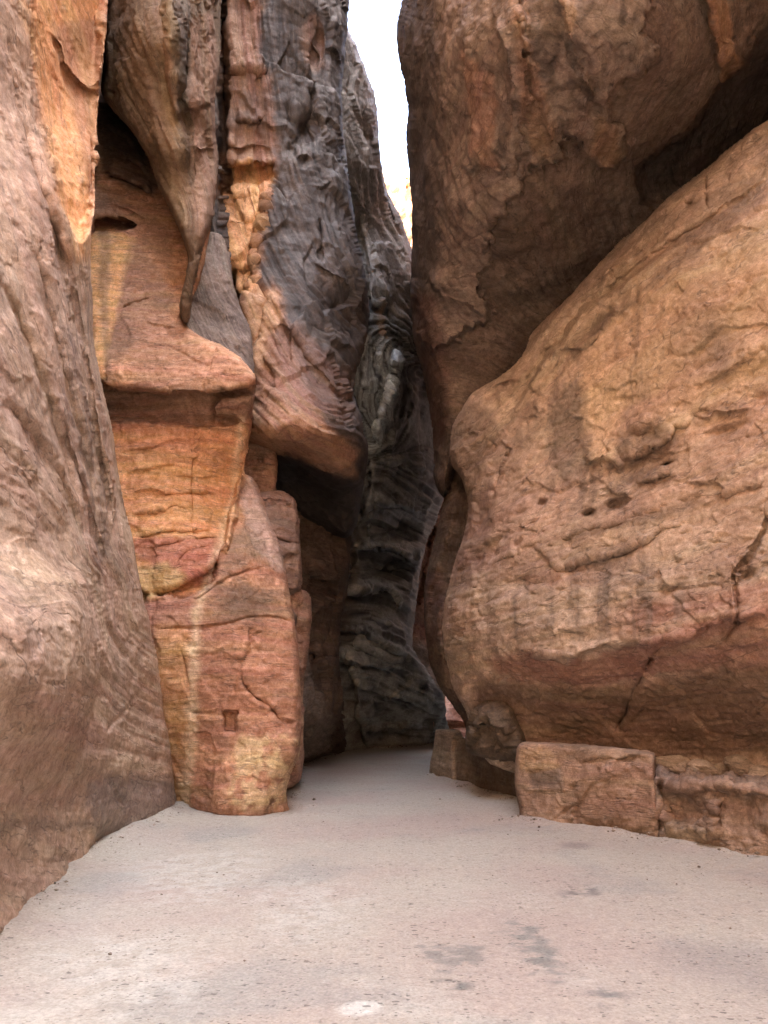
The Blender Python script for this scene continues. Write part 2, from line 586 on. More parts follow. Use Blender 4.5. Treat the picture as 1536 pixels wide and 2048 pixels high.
def finish(m, pal, dip=(0, 0), big=0.18, mid=0.07, bed=0.035, fine=0.012, bedf=3.0, flow=None, flowf=6, flowamp=0.05, streak=0.5, seed=None, plate=0.012, along=0.008, unit=None, patina=.22, rough=.007, ridge=None, facet=None):
    s = m.seed if seed is None else seed
    P = m.P
    nb = fbm(P * 0.45, 3, s + 1)
    nm = fbm(P * 1.6, 4, s + 2)
    L = layers(P, bedf, dip, seed=s + 3)
    nf = fbm(P * 7.0, 3, s + 4)
    h = big * nb + mid * nm + bed * L + fine * nf
    if flow is not None:
        fl, phi = flow_noise(m, flow, flowf, s + 5, along=along)
        m.fl = fl
        h = h + flowamp * fl
        L = 0.4 * L + 0.9 * fl
        U = unit or float(np.median(m.t)) * 75 / FOC
        m.bed = np.stack([phi * U + .05 * nm, P[..., 0], P[..., 1]], -1)
    else:
        m.bed = np.stack([P[..., 2] + dip[0] * P[..., 0] + dip[1] * P[..., 1] + .12 * nb, P[..., 0], P[..., 1]], -1)
    if plate:
        k = 5.0
        n = fbm(np.stack([P[..., 0] * .9, P[..., 1] * .9, P[..., 2] * 1.7], -1), 4, s + 7) * k + (0 if flow is None else .8 * fl)
        fr = n - np.floor(n)
        h = h + plate * (np.floor(n) + sstep(0, .22, fr) - .55 * fr) / 1.6
    m.L = L
    m.nm = nm
    m.nb = nb
    m.nf = nf
    m.st = streaks(P, 2.2, s + 6)
    c0, c1, c2, c3 = [srgb(c) for c in pal]
    a = sstep(-0.5, 0.5, L * 0.9 + 0.4 * nm)[..., None]
    b = sstep(-0.1, 0.7, nb + 0.5 * nm + 0.3 * L)[..., None]
    c = (sstep(0.05, 0.55, m.st + 0.3 * nm) * streak)[..., None]
    col = c0 * (1 - a) + c1 * a
    col = col * (1 - 0.7 * b) + c2 * 0.7 * b
    col = col * (1 - c) + c3 * c
    if m.col is None:
        m.col = col
    # flaked patina: crisp-edged patches of fresher and darker rock, with a little relief
    pn = fbm(np.stack([P[..., 0], P[..., 1], P[..., 2] * 1.4], -1) * 1.3 + 5, 6, s + 9, gain=.55)
    pm = sstep(.10, .15, pn)
    pd = sstep(.14, .19, -pn)
    if patina:
        m.col = m.col * (1 + (patina * pm - .8 * patina * pd)[..., None] * np.array([.9, .85, .7]))
    rg = fbm(P * 3.2, 5, s + 10, ridge=True, gain=.55)
    hf = fbm(P * np.array([9., 9., 16.]), 4, s + 12, gain=.7)
    m.col = m.col * (1 + .30 * hf)[..., None]
    if ridge is not None:
        rf, ra, rc, rp = ridge
        f2, _ = flow_noise(m, flow, rf, s + 14, oct=3, along=along * 1.3)
        m.rd = 1 - 2.6 * np.abs(f2)
        rk = getattr(m, 'rmask', 1.0)
        h = h + ra * np.clip(m.rd, -.6, 1) * rk
        m.paint(sstep(.45, .95, m.rd + .25 * hf) * rk, rc, rp)
    h = h + .012 * pm + rough * rg
    if facet is not None:
        for fq, fa in facet:
            h = h + fa * facets(P, fq, s + 21) * getattr(m, 'fmask', 1.0)
    h = big * nb + (h - big * nb) * (.3 + .7 * sstep(0, 16, m.sd))
    m.relief(h)
    return m

# ------------------------------------------------------------------ left side
PINK = [(182, 136, 108), (198, 154, 126), (180, 130, 100), (162, 122, 102)]

def near_left():
    out = [(-500, 2090), (-500, -880), (100, -880), (200, -300), (215, 0), (207, 120), (196, 200), (194, 300), (188, 420), (183, 520), (185, 600), (196, 700),
           (216, 785), (232, 860), (250, 960), (268, 1080), (284, 1190), (300, 1260), (320, 1350), (336, 1450), (346, 1530), (356, 1612), (352, 1640), (180, 1790), (0, 2000), (-200, 2090)]
    X = 'x'
    ctrl = [(0, 1870, 'z', 0), (180, 1700, 'z', 0), (356, 1614, 'z', 0), (-300, 1960, X, -2.7),
            (0, 1500, X, -2.72), (330, 1400, X, -3.1), (100, 1500, X, -2.8), (240, 1450, X, -3.02),
            (0, 900, X, -3.05), (0, 400, X, -3.5), (0, 0, X, -4.0), (100, 700, X, -3.25), (180, 650, X, -3.45), (190, 300, X, -3.7), (210, 0, X, -4.1),
            (240, 1000, X, -3.2), (130, 1000, X, -3.1), (100, 250, X, -3.95), (-400, 900, X, -3.0), (-400, 0, X, -3.9), (-400, -800, X, -5.0), (100, -800, X, -5.2)]
    m = Mass(out, ctrl, seed=11, edge=(26, 0.35), jag=1.5)
    # the swelling lobe low on the wall
    lobe = [(-500, 900), (0, 920), (80, 980), (140, 1060), (185, 1150), (207, 1240), (206, 1310), (190, 1380), (172, 1450), (150, 1540), (140, 1640), (120, 1760), (-100, 1990), (-500, 2050)]
    s, _, _ = sdf(m.X, m.Y, catmull(lobe))
    q = np.clip(s / 100, 0, 1)
    fall = sstep(1640, 1320, m.Y) * sstep(1060, 1270, m.Y)
    m.push(-1.15 * np.sqrt(np.clip(1 - (1 - q) ** 2, 0, 1)) * (s > 0) * fall * sstep(-300, 60, m.X))
    # hollow of the upper left alcove
    m.push(1.1 * m.zone([(40, -200), (60, 0), (62, 130), (80, 240), (105, 330), (130, 430), (160, 470), (190, 400), (200, 100), (215, -200)], 16, 6))
    m.ledge([(90, 60), (122, 90), (130, 130), (160, 165), (196, 190)], 26, 0.25)
    # fluted beds running down to the right
    for pts, w, d in [([(96, 420), (130, 560), (165, 720), (190, 880), (212, 1010)], 7, .2), ([(60, 480), (100, 640), (140, 800), (176, 940), (206, 1060)], 9, .2), ([(140, 520), (160, 640), (180, 760), (200, 900), (222, 1000), (240, 1100)], 5, .16),
                     ([(0, 560), (50, 680), (90, 800), (130, 920), (160, 1020)], 12, .22), ([(120, 830), (150, 930), (185, 1040), (215, 1140)], 5, .16), ([(0, 800), (60, 880), (120, 980), (170, 1080)], 14, .2),
                     ([(40, 250), (70, 360), (110, 470), (140, 560)], 10, .25), ([(210, 1245), (240, 1300), (262, 1320)], 8, .15), ([(200, 1470), (240, 1430), (290, 1380)], 4, .1), ([(215, 1560), (235, 1590), (262, 1610)], 5, .1), ([(280, 1500), (262, 1545), (270, 1580)], 5, .08)]:
        m.crack(pts, w, d, jag=6)
    fl = [(0, [(0, 300), (60, 480), (120, 700), (170, 900), (215, 1120), (250, 1240)]),
          (1, [(60, 260), (110, 430), (150, 620), (190, 800), (230, 1000), (270, 1180)]),
          (-1, [(0, 640), (60, 780), (130, 960), (190, 1130)]),
          (-2, [(0, 900), (60, 960), (130, 1060), (190, 1150)]),
          (-3, [(0, 1120), (100, 1160), (190, 1250)]), (-4, [(0, 1300), (100, 1340), (190, 1390)]), (-5, [(0, 1480), (170, 1500), (340, 1540)]), (-6, [(0, 1640), (200, 1660)]),
          (2, [(140, 200), (180, 500), (195, 690)]), (2.2, [(100, 0), (150, 150)])]
    finish(m, PINK, big=0.10, mid=0.035, bed=0.02, flow=fl, flowf=3.0, flowamp=0.03, streak=0.15, plate=.006, along=.004, rough=.005, patina=.12)
    Y, X = m.Y, m.X
    m.paint(m.zone([(40, -300), (40, 0), (62, 130), (85, 260), (120, 420), (150, 520), (185, 480), (198, 200), (215, -300)], 26, 18), (236, 150, 58), 0.85)  # warm bounced glow in the alcove, painted as golden rock
    m.paint(m.zone([(110, 60), (200, 60), (195, 380), (165, 360), (140, 200)], 14, 12), (176, 116, 76), 0.7)
    m.paint(m.zone([(120, 660), (190, 700), (235, 1000), (262, 1180), (190, 1150), (150, 950), (110, 800)], 20, 20) * sstep(-0.3, 0.4, m.fl + m.nm), (112, 84, 76), 0.6)
    m.paint(m.zone([(-100, 560), (60, 640), (130, 860), (90, 980), (-100, 900)], 40, 30), (170, 128, 106), 0.5)
    m.paint(m.zone([(130, 430), (185, 520), (190, 680), (150, 650), (120, 520)], 14, 14) * sstep(-0.2, 0.4, m.fl), (104, 80, 68), 0.6)
    m.paint(m.zone([(10, 1380), (160, 1400), (180, 1560), (0, 1600)], 50, 30), (168, 116, 86), 0.6)
    m.paint(m.zone([(190, 1560), (340, 1560), (345, 1615), (230, 1680), (180, 1660)], 14, 18), (142, 116, 108), 0.7)
    m.paint(m.zone([(-200, 1640), (170, 1640), (170, 1660), (-200, 1665)], 10, 10), (120, 88, 70), 0.55)
    m.paint(sstep(0.25, 0.6, m.nf + 0.5 * m.nm), (196, 158, 132), 0.4)
    m.paint(sstep(0.35, 0.7, -m.nf + 0.3 * m.fl), (112, 78, 60), 0.35)
    m.build("near_cliff", WORN, back=(-1, 0.4, 0), depth=4, inward=0.5, label="smooth pinkish sandstone wall swelling into the path at the left edge", cat="cliff")

def buttress():
    out = [(150, 440), (160, 330), (190, 180), (330, 200), (420, 400), (400, 560), (366, 640), (400, 672), (440, 690), (480, 716), (510, 750), (512, 775), (505, 850), (496, 900), (490, 945),
           (510, 960), (540, 1030), (565, 1110), (578, 1170), (588, 1220), (597, 1290), (600, 1370), (600, 1470), (596, 1510), (580, 1545), (572, 1580), (574, 1608), (572, 1650),
           (340, 1650), (300, 1600), (250, 1300), (190, 1000), (160, 750)]
    ctrl = [(356, 1612, 'z', 0), (570, 1610, 11.95), (460, 1612, 11.9), (460, 1300, 11.95), (330, 1300, 11.9), (590, 1300, 12.4), (560, 1130, 12.9), (440, 1180, 12.05), (300, 1180, 12.0),
            (350, 1000, 12.3), (240, 800, 12.0), (480, 850, 12.2), (500, 980, 13.2), (460, 1100, 12.3), (350, 770, 11.75), (500, 760, 11.8), (230, 760, 11.8), (350, 680, 12.1), (250, 600, 12.4), (250, 480, 12.7),
            (230, 350, 13.2), (330, 560, 12.6), (300, 380, 13.3), (210, 210, 13.8), (400, 300, 13.8)]
    m = Mass(out, ctrl, seed=23, edge=(16, 0.4), jag=1.5)
    # recess under the overhanging slab
    rec = [(190, 778), (220, 774), (350, 785), (440, 784), (512, 772), (520, 850), (494, 905), (478, 960), (462, 1020), (452, 1080), (430, 1160), (400, 1185), (360, 1200), (300, 1190), (285, 1205), (240, 1100), (200, 950)]
    m.push(0.55 * m.zone(rec, 4, 4))
    m.push(-0.32 * m.zone([(435, 800), (470, 795), (512, 790), (506, 850), (470, 840), (430, 838), (420, 820)], 5, 4))
    # back wall of the recess steps forward below its dark top band
    m.push(-0.22 * m.zone([(200, 850), (330, 848), (440, 850), (500, 848), (480, 980), (440, 1120), (300, 1190), (240, 1100)], 5, 4))
    for pts, h in [([(245, 905), (300, 893), (350, 880), (390, 872)], .07), ([(250, 952), (300, 935), (340, 930), (380, 932)], .05), ([(258, 985), (300, 980), (345, 985), (440, 986)], .10),
                   ([(262, 1030), (310, 1022), (350, 1012), (390, 1020)], .09), ([(275, 1075), (330, 1062), (390, 1062), (430, 1060)], .10), ([(282, 1100), (340, 1085), (400, 1078), (450, 1070)], .07),
                   ([(270, 950), (300, 940), (330, 928)], .06), ([(350, 955), (375, 948), (400, 955), (440, 950)], .06), ([(385, 905), (400, 890), (402, 872)], .05), ([(350, 1150), (352, 1120), (380, 1100), (430, 1090)], .06)]:
        m.ledge(pts, 20, h, jag=5, soft=2)
    m.crack([(384, 860), (382, 960), (384, 1060)], 2, 0.05)
    m.ledge([(284, 1192), (330, 1190), (360, 1180), (390, 1172), (400, 1180)], 24, -0.16, jag=4, soft=2)
    m.crack([(300, 1205), (400, 1195), (440, 1165), (500, 1140), (540, 1132)], 2.5, 0.06)
    m.crack([(310, 1258), (370, 1255), (440, 1250), (500, 1236), (560, 1234), (590, 1250)], 2.2, 0.07)
    m.crack([(484, 1330), (488, 1365), (510, 1395), (540, 1415), (556, 1440)], 3.2, 0.13)
    m.ledge([(484, 1330), (490, 1300), (505, 1270), (540, 1262)], 30, 0.05, soft=4)
    m.crack([(362, 1300), (372, 1340), (378, 1395)], 1.8, 0.05)
    m.crack([(380, 1428), (420, 1425), (468, 1422)], 1.8, 0.05)
    # carved niche
    m.push(0.2 * m.zone([(446, 1424), (459, 1423), (473, 1424), (473.5, 1445), (473, 1466), (460, 1467), (446, 1465), (445.5, 1445)], 1.2, 0))
    # slab face cracks, ledges up the slope
    m.crack([(245, 620), (262, 606), (290, 598), (306, 594)], 2.2, 0.08)
    m.crack([(290, 640), (330, 655), (355, 658)], 2, 0.06)
    m.crack([(272, 700), (330, 690), (420, 735)], 1.8, 0.04)
    m.push(0.7 * m.zone([(183, 470), (186, 440), (210, 432), (240, 440), (268, 450), (240, 464), (205, 474)], 4, 4))
    m.ledge([(200, 345), (240, 352), (280, 372), (305, 390)], 24, 0.35, soft=3)
    m.ledge([(200, 290), (230, 300), (262, 318), (300, 350)], 20, 0.3, soft=3)
    m.ledge([(200, 250), (232, 262), (270, 300)], 16, 0.25, soft=3)
    m.ledge([(210, 405), (260, 420), (300, 445)], 20, 0.12, soft=3)
    # foot
    m.push(0.25 * m.zone([(600, 1470), (596, 1510), (560, 1540), (540, 1590), (545, 1660), (640, 1660)], 22, 5))
    finish(m, [(190, 120, 74), (208, 140, 92), (172, 104, 66), (150, 98, 70)], big=0.05, mid=0.035, bed=0.02, fine=0.006, bedf=4.5, streak=0.3, patina=.28, facet=[((1.5, 1.5, 1.3), .05), ((4.5, 4.5, 6), .018)])
    Z = m.zone
    och = (240, 152, 70)
    m.paint(Z([(190, 840), (330, 842), (505, 842), (500, 900), (478, 980), (455, 1090), (410, 1170), (300, 1200), (230, 1100)], 10, 8), och, 0.85)
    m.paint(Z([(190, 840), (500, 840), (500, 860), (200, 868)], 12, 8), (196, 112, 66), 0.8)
    m.paint(sstep(0.0, 0.5, m.L) * Z([(200, 860), (500, 860), (450, 1090), (300, 1100)], 10, 8), (190, 116, 70), 0.45)
    m.paint(Z([(270, 1085), (440, 1075), (430, 1160), (400, 1175), (300, 1130)], 10, 10), (192, 104, 76), 0.75)
    m.paint(Z([(270, 1140), (330, 1128), (372, 1150), (350, 1180), (310, 1195), (285, 1190)], 7, 7), (214, 166, 84), 0.85)
    m.paint(Z([(285, 1205), (400, 1190), (400, 1250), (305, 1255)], 8, 8), (168, 98, 76), 0.7)
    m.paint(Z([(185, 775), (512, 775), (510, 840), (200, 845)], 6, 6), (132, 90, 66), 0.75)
    # pale streak running down the pillar
    m.paint(Z([(312, 1260), (378, 1260), (372, 1420), (368, 1610), (350, 1610), (330, 1450)], 12, 8), (218, 148, 70), 0.75)
    m.paint(Z([(400, 1260), (480, 1250), (588, 1260), (596, 1440), (500, 1490), (400, 1480), (394, 1340)], 16, 14), (174, 102, 64), 0.6)
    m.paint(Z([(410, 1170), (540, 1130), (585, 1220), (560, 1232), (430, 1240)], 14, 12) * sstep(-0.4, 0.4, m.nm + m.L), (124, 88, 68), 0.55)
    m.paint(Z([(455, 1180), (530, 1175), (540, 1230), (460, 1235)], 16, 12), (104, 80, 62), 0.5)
    m.paint(Z([(475, 1480), (520, 1470), (600, 1480), (598, 1540), (570, 1600), (460, 1610), (470, 1560)], 10, 16) * sstep(-0.25, 0.05, m.nm + 0.6 * m.nf), (222, 170, 108), 0.9)
    m.paint(Z([(500, 950), (545, 1040), (575, 1130), (560, 1140), (520, 1110), (480, 1010)], 8, 8), (192, 146, 128), 0.8)
    m.paint(Z([(456, 1090), (500, 1050), (530, 1110), (470, 1140), (440, 1160)], 10, 10), (134, 104, 82), 0.6)
    # upper slab
    m.paint(Z([(183, 470), (262, 475), (268, 500), (240, 600), (215, 700), (205, 760), (190, 700)], 6, 5), (248, 172, 86), 0.95)
    m.paint(Z([(262, 480), (330, 560), (340, 620), (230, 720), (212, 700), (240, 600)], 8, 8), (150, 108, 84), 0.5)
    m.paint(Z([(200, 470), (222, 480), (215, 640), (222, 740), (210, 730), (198, 600)], 6, 6), (150, 112, 82), 0.55)
    m.paint(Z([(300, 620), (420, 690), (510, 760), (400, 775), (300, 775), (260, 720)], 16, 16), (186, 124, 86), 0.7)
    m.paint(Z([(190, 190), (310, 210), (330, 330), (300, 390), (200, 340)], 10, 10), (88, 66, 54), 0.8)
    m.paint(Z([(196, 385), (300, 420), (345, 480), (330, 540), (270, 470), (200, 440)], 10, 10), (160, 112, 86), 0.7)
    m.paint(Z([(478, 850), (492, 850), (480, 940), (466, 1010), (448, 1080), (420, 1170), (402, 1230), (396, 1340), (390, 1460), (384, 1600), (362, 1600), (374, 1440), (378, 1330), (388, 1220), (412, 1150), (440, 1070), (456, 1000)], 11, 11), (244, 198, 146), 0.7)
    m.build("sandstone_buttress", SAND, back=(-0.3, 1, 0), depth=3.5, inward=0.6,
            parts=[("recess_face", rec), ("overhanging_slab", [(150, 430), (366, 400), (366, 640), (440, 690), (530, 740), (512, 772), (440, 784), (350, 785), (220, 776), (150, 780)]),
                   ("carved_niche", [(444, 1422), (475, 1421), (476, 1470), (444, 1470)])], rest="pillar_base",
            label="orange sandstone pillar with a square overhang and ochre recess, left of the path", cat="rock pillar")

def fin():
    out = [(160, -880), (180, -300), (214, 0), (207, 120), (204, 190), (235, 232), (262, 262), (300, 322), (318, 370), (338, 410), (350, 440), (368, 490), (374, 520), (370, 560), (362, 610), (368, 640), (376, 634),
           (384, 580), (398, 530), (414, 470), (424, 430), (430, 380), (436, 330), (430, 270), (428, 200), (440, 120), (444, 0), (460, -300), (480, -880)]
    ctrl = [(210, 0, 11.8), (205, 190, 12.0), (300, 0, 10.6), (300, 200, 11.1), (310, 330, 11.8), (350, 300, 11.2), (385, 450, 11.6), (372, 560, 11.7), (370, 640, 11.9), (410, 400, 11.8), (430, 300, 12.3),
            (400, 100, 11.6), (440, 0, 12.4), (340, 80, 10.5), (300, -500, 9.5), (200, -800, 10.5), (460, -800, 11.5)]
    m = Mass(out, ctrl, seed=31, edge=(18, 0.5), jag=1.2)
    m.ledge([(330, -60), (335, 60), (345, 180), (350, 230), (372, 260)], 40, 0.5, jag=3, soft=10)
    m.crack([(372, 40), (370, 160), (362, 210), (385, 270)], 9, 0.35, jag=3)
    m.ledge([(385, 290), (405, 300), (432, 298)], 20, 0.14, soft=3)
    m.crack([(384, 250), (386, 330), (384, 380)], 2.5, 0.08)
    fl = [(0, [(215, 60), (260, 180), (320, 320), (370, 450), (384, 520)]), (1, [(270, 0), (320, 160), (360, 300), (395, 430), (390, 520)]), (2, [(320, 0), (345, 160), (385, 300), (410, 430)]),
          (3, [(370, 0), (385, 160), (405, 280), (425, 380)]), (4, [(420, 0), (425, 160), (432, 300)])]
    finish(m, [(112, 82, 58), (134, 98, 70), (98, 72, 54), (80, 64, 54)], big=0.06, mid=0.05, bed=0.0, flow=fl, flowf=5, flowamp=0.04, streak=0.2, ridge=(5, .012, (146, 112, 82), .25), facet=[((1.5, 1.5, .8), .07), ((4, 4, 3), .02)])
    m.paint(m.zone([(376, 60), (430, 40), (440, 330), (424, 430), (404, 500), (388, 420), (384, 260)], 8, 6), (156, 110, 84), 0.8)
    m.paint(m.zone([(315, -100), (345, -100), (350, 180), (365, 330), (380, 450), (360, 440), (330, 300)], 10, 6), (156, 118, 78), 0.55)
    m.paint(m.zone([(345, -50), (380, -50), (375, 200), (352, 210)], 10, 6), (98, 82, 70), 0.6)
    m.build("hanging_rock_fin", WORN, back=(0, 1, 0.3), depth=2.5, inward=0.8, label="dark brown tongue of rock hanging above the orange pillar", cat="rock")

def grey_slab():
    out = [(330, 650), (360, 560), (384, 540), (400, 470), (440, 470), (458, 510), (466, 570), (484, 620), (500, 665), (508, 745), (500, 780), (420, 760)]
    ctrl = [(400, 480, 13.6), (440, 540, 13.5), (390, 640, 13.0), (470, 640, 13.4), (500, 740, 13.0), (440, 690, 12.9), (440, 480, 14.0)]
    m = Mass(out, ctrl, seed=37, edge=(14, 0.3), jag=1.2)
    fl = [(0, [(390, 540), (400, 600), (440, 670), (500, 740)]), (1, [(410, 500), (430, 570), (470, 640), (505, 700)]), (2, [(440, 420), (455, 560), (500, 650)])]
    finish(m, [(116, 92, 84), (142, 110, 96), (104, 84, 78), (92, 78, 74)], big=0.04, mid=0.04, bed=0.01, flow=fl, flowf=4, flowamp=0.04, streak=0.3, ridge=(5, .015, (160, 134, 122), .35), facet=[((2, 2, 1.5), .05)])
    m.build("grey_rock_slab", SAND, back=(-0.3, 1, 0), depth=2, inward=0.4, label="grey sloping slab wedged behind the pillar's overhang, below the hanging tongue", cat="rock")

def mid_cliff():
    out = [(400, -880), (390, -100), (380, 60), (380, 160), (380, 260), (380, 380), (385, 560), (390, 700), (420, 800), (440, 900), (498, 884), (545, 904), (552, 960), (556, 990), (600, 1038), (640, 1062), (690, 1078),
           (708, 1060), (722, 1010), (732, 960), (738, 900), (728, 860), (712, 810), (708, 760), (716, 715), (730, 680), (738, 640), (737, 570), (724, 500), (708, 440), (700, 380), (690, 300), (684, 200), (690, 100), (700, 0), (670, -200), (500, -880)]
    ctrl = [(450, 0, 14.6), (446, 300, 14.4), (390, 0, 14.2), (390, 350, 14.2), (460, 560, 14.4), (500, 720, 14.0), (510, 800, 13.8), (520, 300, 14.9), (600, 300, 14.6), (680, 300, 15.6), (620, 0, 14.8), (690, 0, 16.0),
            (600, 520, 14.5), (700, 560, 14.9), (735, 620, 16.0), (560, 640, 14.0), (640, 740, 13.9), (700, 720, 15.0), (560, 790, 13.2), (620, 830, 13.0), (690, 860, 13.8), (540, 870, 13.0), (600, 880, 13.2), (680, 920, 14.2),
            (560, 912, 15.2), (600, 940, 16.0), (640, 1060, 18.0), (700, 1050, 17.6), (560, 990, 17.0), (640, 980, 16.8), (735, 900, 16.0), (420, -800, 13.5), (520, -800, 15.0)]
    m = Mass(out, ctrl, seed=41, edge=(22, 0.6), jag=2.0)
    # bright column beside the crack
    m.push(0.35 * m.zone([(450, 340), (480, 330), (550, 330), (540, 400), (520, 470), (510, 560), (480, 600), (455, 520)], 6, 8))
    for pts, h in [([(446, 148), (470, 142), (500, 140), (528, 150)], .2), ([(452, 290), (480, 296), (510, 290), (545, 300)], .22), ([(450, 330), (490, 328), (520, 324), (552, 330)], .25),
                   ([(455, 445), (480, 450), (512, 446)], .16), ([(460, 390), (490, 396), (520, 388)], .12), ([(455, 530), (490, 540), (515, 535)], .15), ([(462, 575), (490, 585), (515, 572), (530, 560)], .12), ([(465, 240), (500, 244), (530, 232)], .2)]:
        m.ledge(pts, 22, h, jag=8, soft=3)
    for x, y, rx, ry, d in [(602, 268, 18, 26, .7), (618, 250, 14, 30, .4), (690, 250, 9, 34, .6), (686, 290, 7, 40, .5), (628, 112, 8, 22, .4), (640, 80, 6, 30, .3), (610, 320, 10, 8, .3), (575, 235, 8, 20, .3), (694, 760, 12, 30, .8), (700, 810, 12, 40, .6), (580, 300, 10, 12, .3)]:
        m.bulge(x, y, rx, ry, -d)
    m.crack([(446, -300), (444, 60), (448, 250), (450, 400), (458, 540), (480, 620), (498, 690), (502, 760)], 7, 1.0, jag=4, taper=False)
    m.ledge([(545, 340), (548, 360), (532, 430), (520, 480), (515, 560)], 40, 0.25, jag=5, soft=4, flip=True)
    m.crack([(640, 440), (642, 480), (640, 520)], 3, 0.2)
    m.ledge([(625, 520), (650, 540), (690, 560), (715, 600)], 30, 0.12)
    m.ledge([(520, 585), (560, 600), (600, 640), (640, 690), (690, 740)], 40, 0.22, jag=8, soft=5, flip=True)
    m.crack([(505, 560), (530, 600), (520, 660), (505, 720)], 4, 0.25)
    m.ledge([(535, 665), (560, 652), (590, 668), (620, 720), (660, 765), (692, 790)], 30, 0.2, jag=5, soft=4)
    m.ledge([(512, 770), (560, 790), (600, 820), (650, 862), (690, 868)], 40, 0.25, jag=5, soft=5, flip=True)
    fl = [(0, [(700, 20), (690, 200), (715, 450), (738, 600)]), (1, [(660, 20), (650, 200), (690, 400), (730, 560)]), (2, [(610, 20), (620, 200), (660, 380), (715, 540)]),
          (3, [(560, 100), (590, 300), (640, 440), (700, 580)]), (4, [(540, 300), (570, 430), (640, 560), (710, 660)]), (5, [(520, 480), (560, 560), (630, 660), (700, 730)]), (6, [(515, 580), (560, 660), (620, 760), (695, 800)]),
          (7, [(510, 700), (560, 770), (640, 840), (710, 860)]), (8, [(500, 790), (560, 840), (640, 900), (720, 940)]), (9, [(500, 880), (560, 930), (650, 1000), (715, 1020)])]
    m.fmask = 1 - .8 * m.zone([(490, 770), (560, 780), (650, 850), (730, 860), (750, 960), (700, 1090), (540, 1000), (440, 900)], 14, 8)
    m.rmask = 1 - m.zone([(440, -300), (535, -300), (530, 100), (550, 200), (552, 330), (530, 460), (515, 600), (480, 620), (440, 500)], 10, 8)
    finish(m, [(70, 57, 54), (90, 73, 68), (60, 50, 49), (52, 45, 45)], big=0.10, mid=0.06, bed=0.02, fine=0.012, rough=.014, flow=fl, flowf=3.2, flowamp=0.07, streak=0.5, along=.004, plate=.012, ridge=(4.5, .012, (128, 106, 98), .3), facet=[((1.1, 1.1, .7), .17), ((2.6, 2.6, 1.8), .025)])
    Z = m.zone
    warm = (176, 112, 72)
    m.paint(Z([(440, -100), (530, -100), (520, 100), (545, 200), (552, 330), (530, 460), (515, 560), (560, 590), (580, 700), (660, 850), (720, 900), (690, 960), (560, 910), (440, 900), (490, 720), (455, 560)], 14, 18), warm, 0.75)
    m.paint(Z([(458, 330), (550, 335), (535, 420), (518, 500), (510, 590), (470, 590), (456, 480)], 8, 10), (240, 158, 74), 0.9)  # the column's lit glow is put into its orange
    m.paint(Z([(446, 160), (530, 160), (545, 250), (520, 300), (450, 300)], 10, 16) * sstep(-0.3, 0.3, m.nm), (104, 76, 66), 0.7)
    m.paint(Z([(500, 600), (550, 585), (560, 640), (530, 690), (530, 740), (510, 740)], 10, 10), (214, 152, 96), 0.7)
    m.paint(Z([(560, 640), (640, 700), (700, 770), (690, 850), (620, 800), (560, 740)], 14, 14), (142, 96, 76), 0.6)
    m.paint(Z([(510, 775), (590, 820), (690, 880), (690, 950), (560, 905), (500, 880)], 10, 8), (184, 124, 80), 0.75)
    m.paint(Z([(548, 905), (640, 930), (690, 960), (740, 900), (720, 1050), (690, 1080), (560, 1000)], 6, 6), (62, 47, 40), 0.9)  # shade on the shelf's underside painted near black
    m.paint(sstep(0.25, 0.6, m.fl + 0.3 * m.nm) * Z([(560, 100), (760, 0), (760, 700), (690, 740), (560, 480)], 20, 10), (150, 126, 118), 0.3)
    m.paint(Z([(600, 60), (640, 30), (650, 130), (610, 130)], 10, 10), (170, 112, 82), 0.5)
    m.var = 0.2 * Z([(550, 100), (760, 0), (760, 700), (690, 740), (560, 480)], 20, 10)
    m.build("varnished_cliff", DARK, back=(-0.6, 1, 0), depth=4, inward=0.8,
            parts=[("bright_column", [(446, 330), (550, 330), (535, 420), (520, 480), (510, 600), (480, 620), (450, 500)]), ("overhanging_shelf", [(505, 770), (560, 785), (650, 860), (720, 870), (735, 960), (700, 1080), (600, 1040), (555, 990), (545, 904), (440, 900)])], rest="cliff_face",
            label="tall dark varnished cliff with orange column and arched shelf beside the sky gap", cat="cliff")

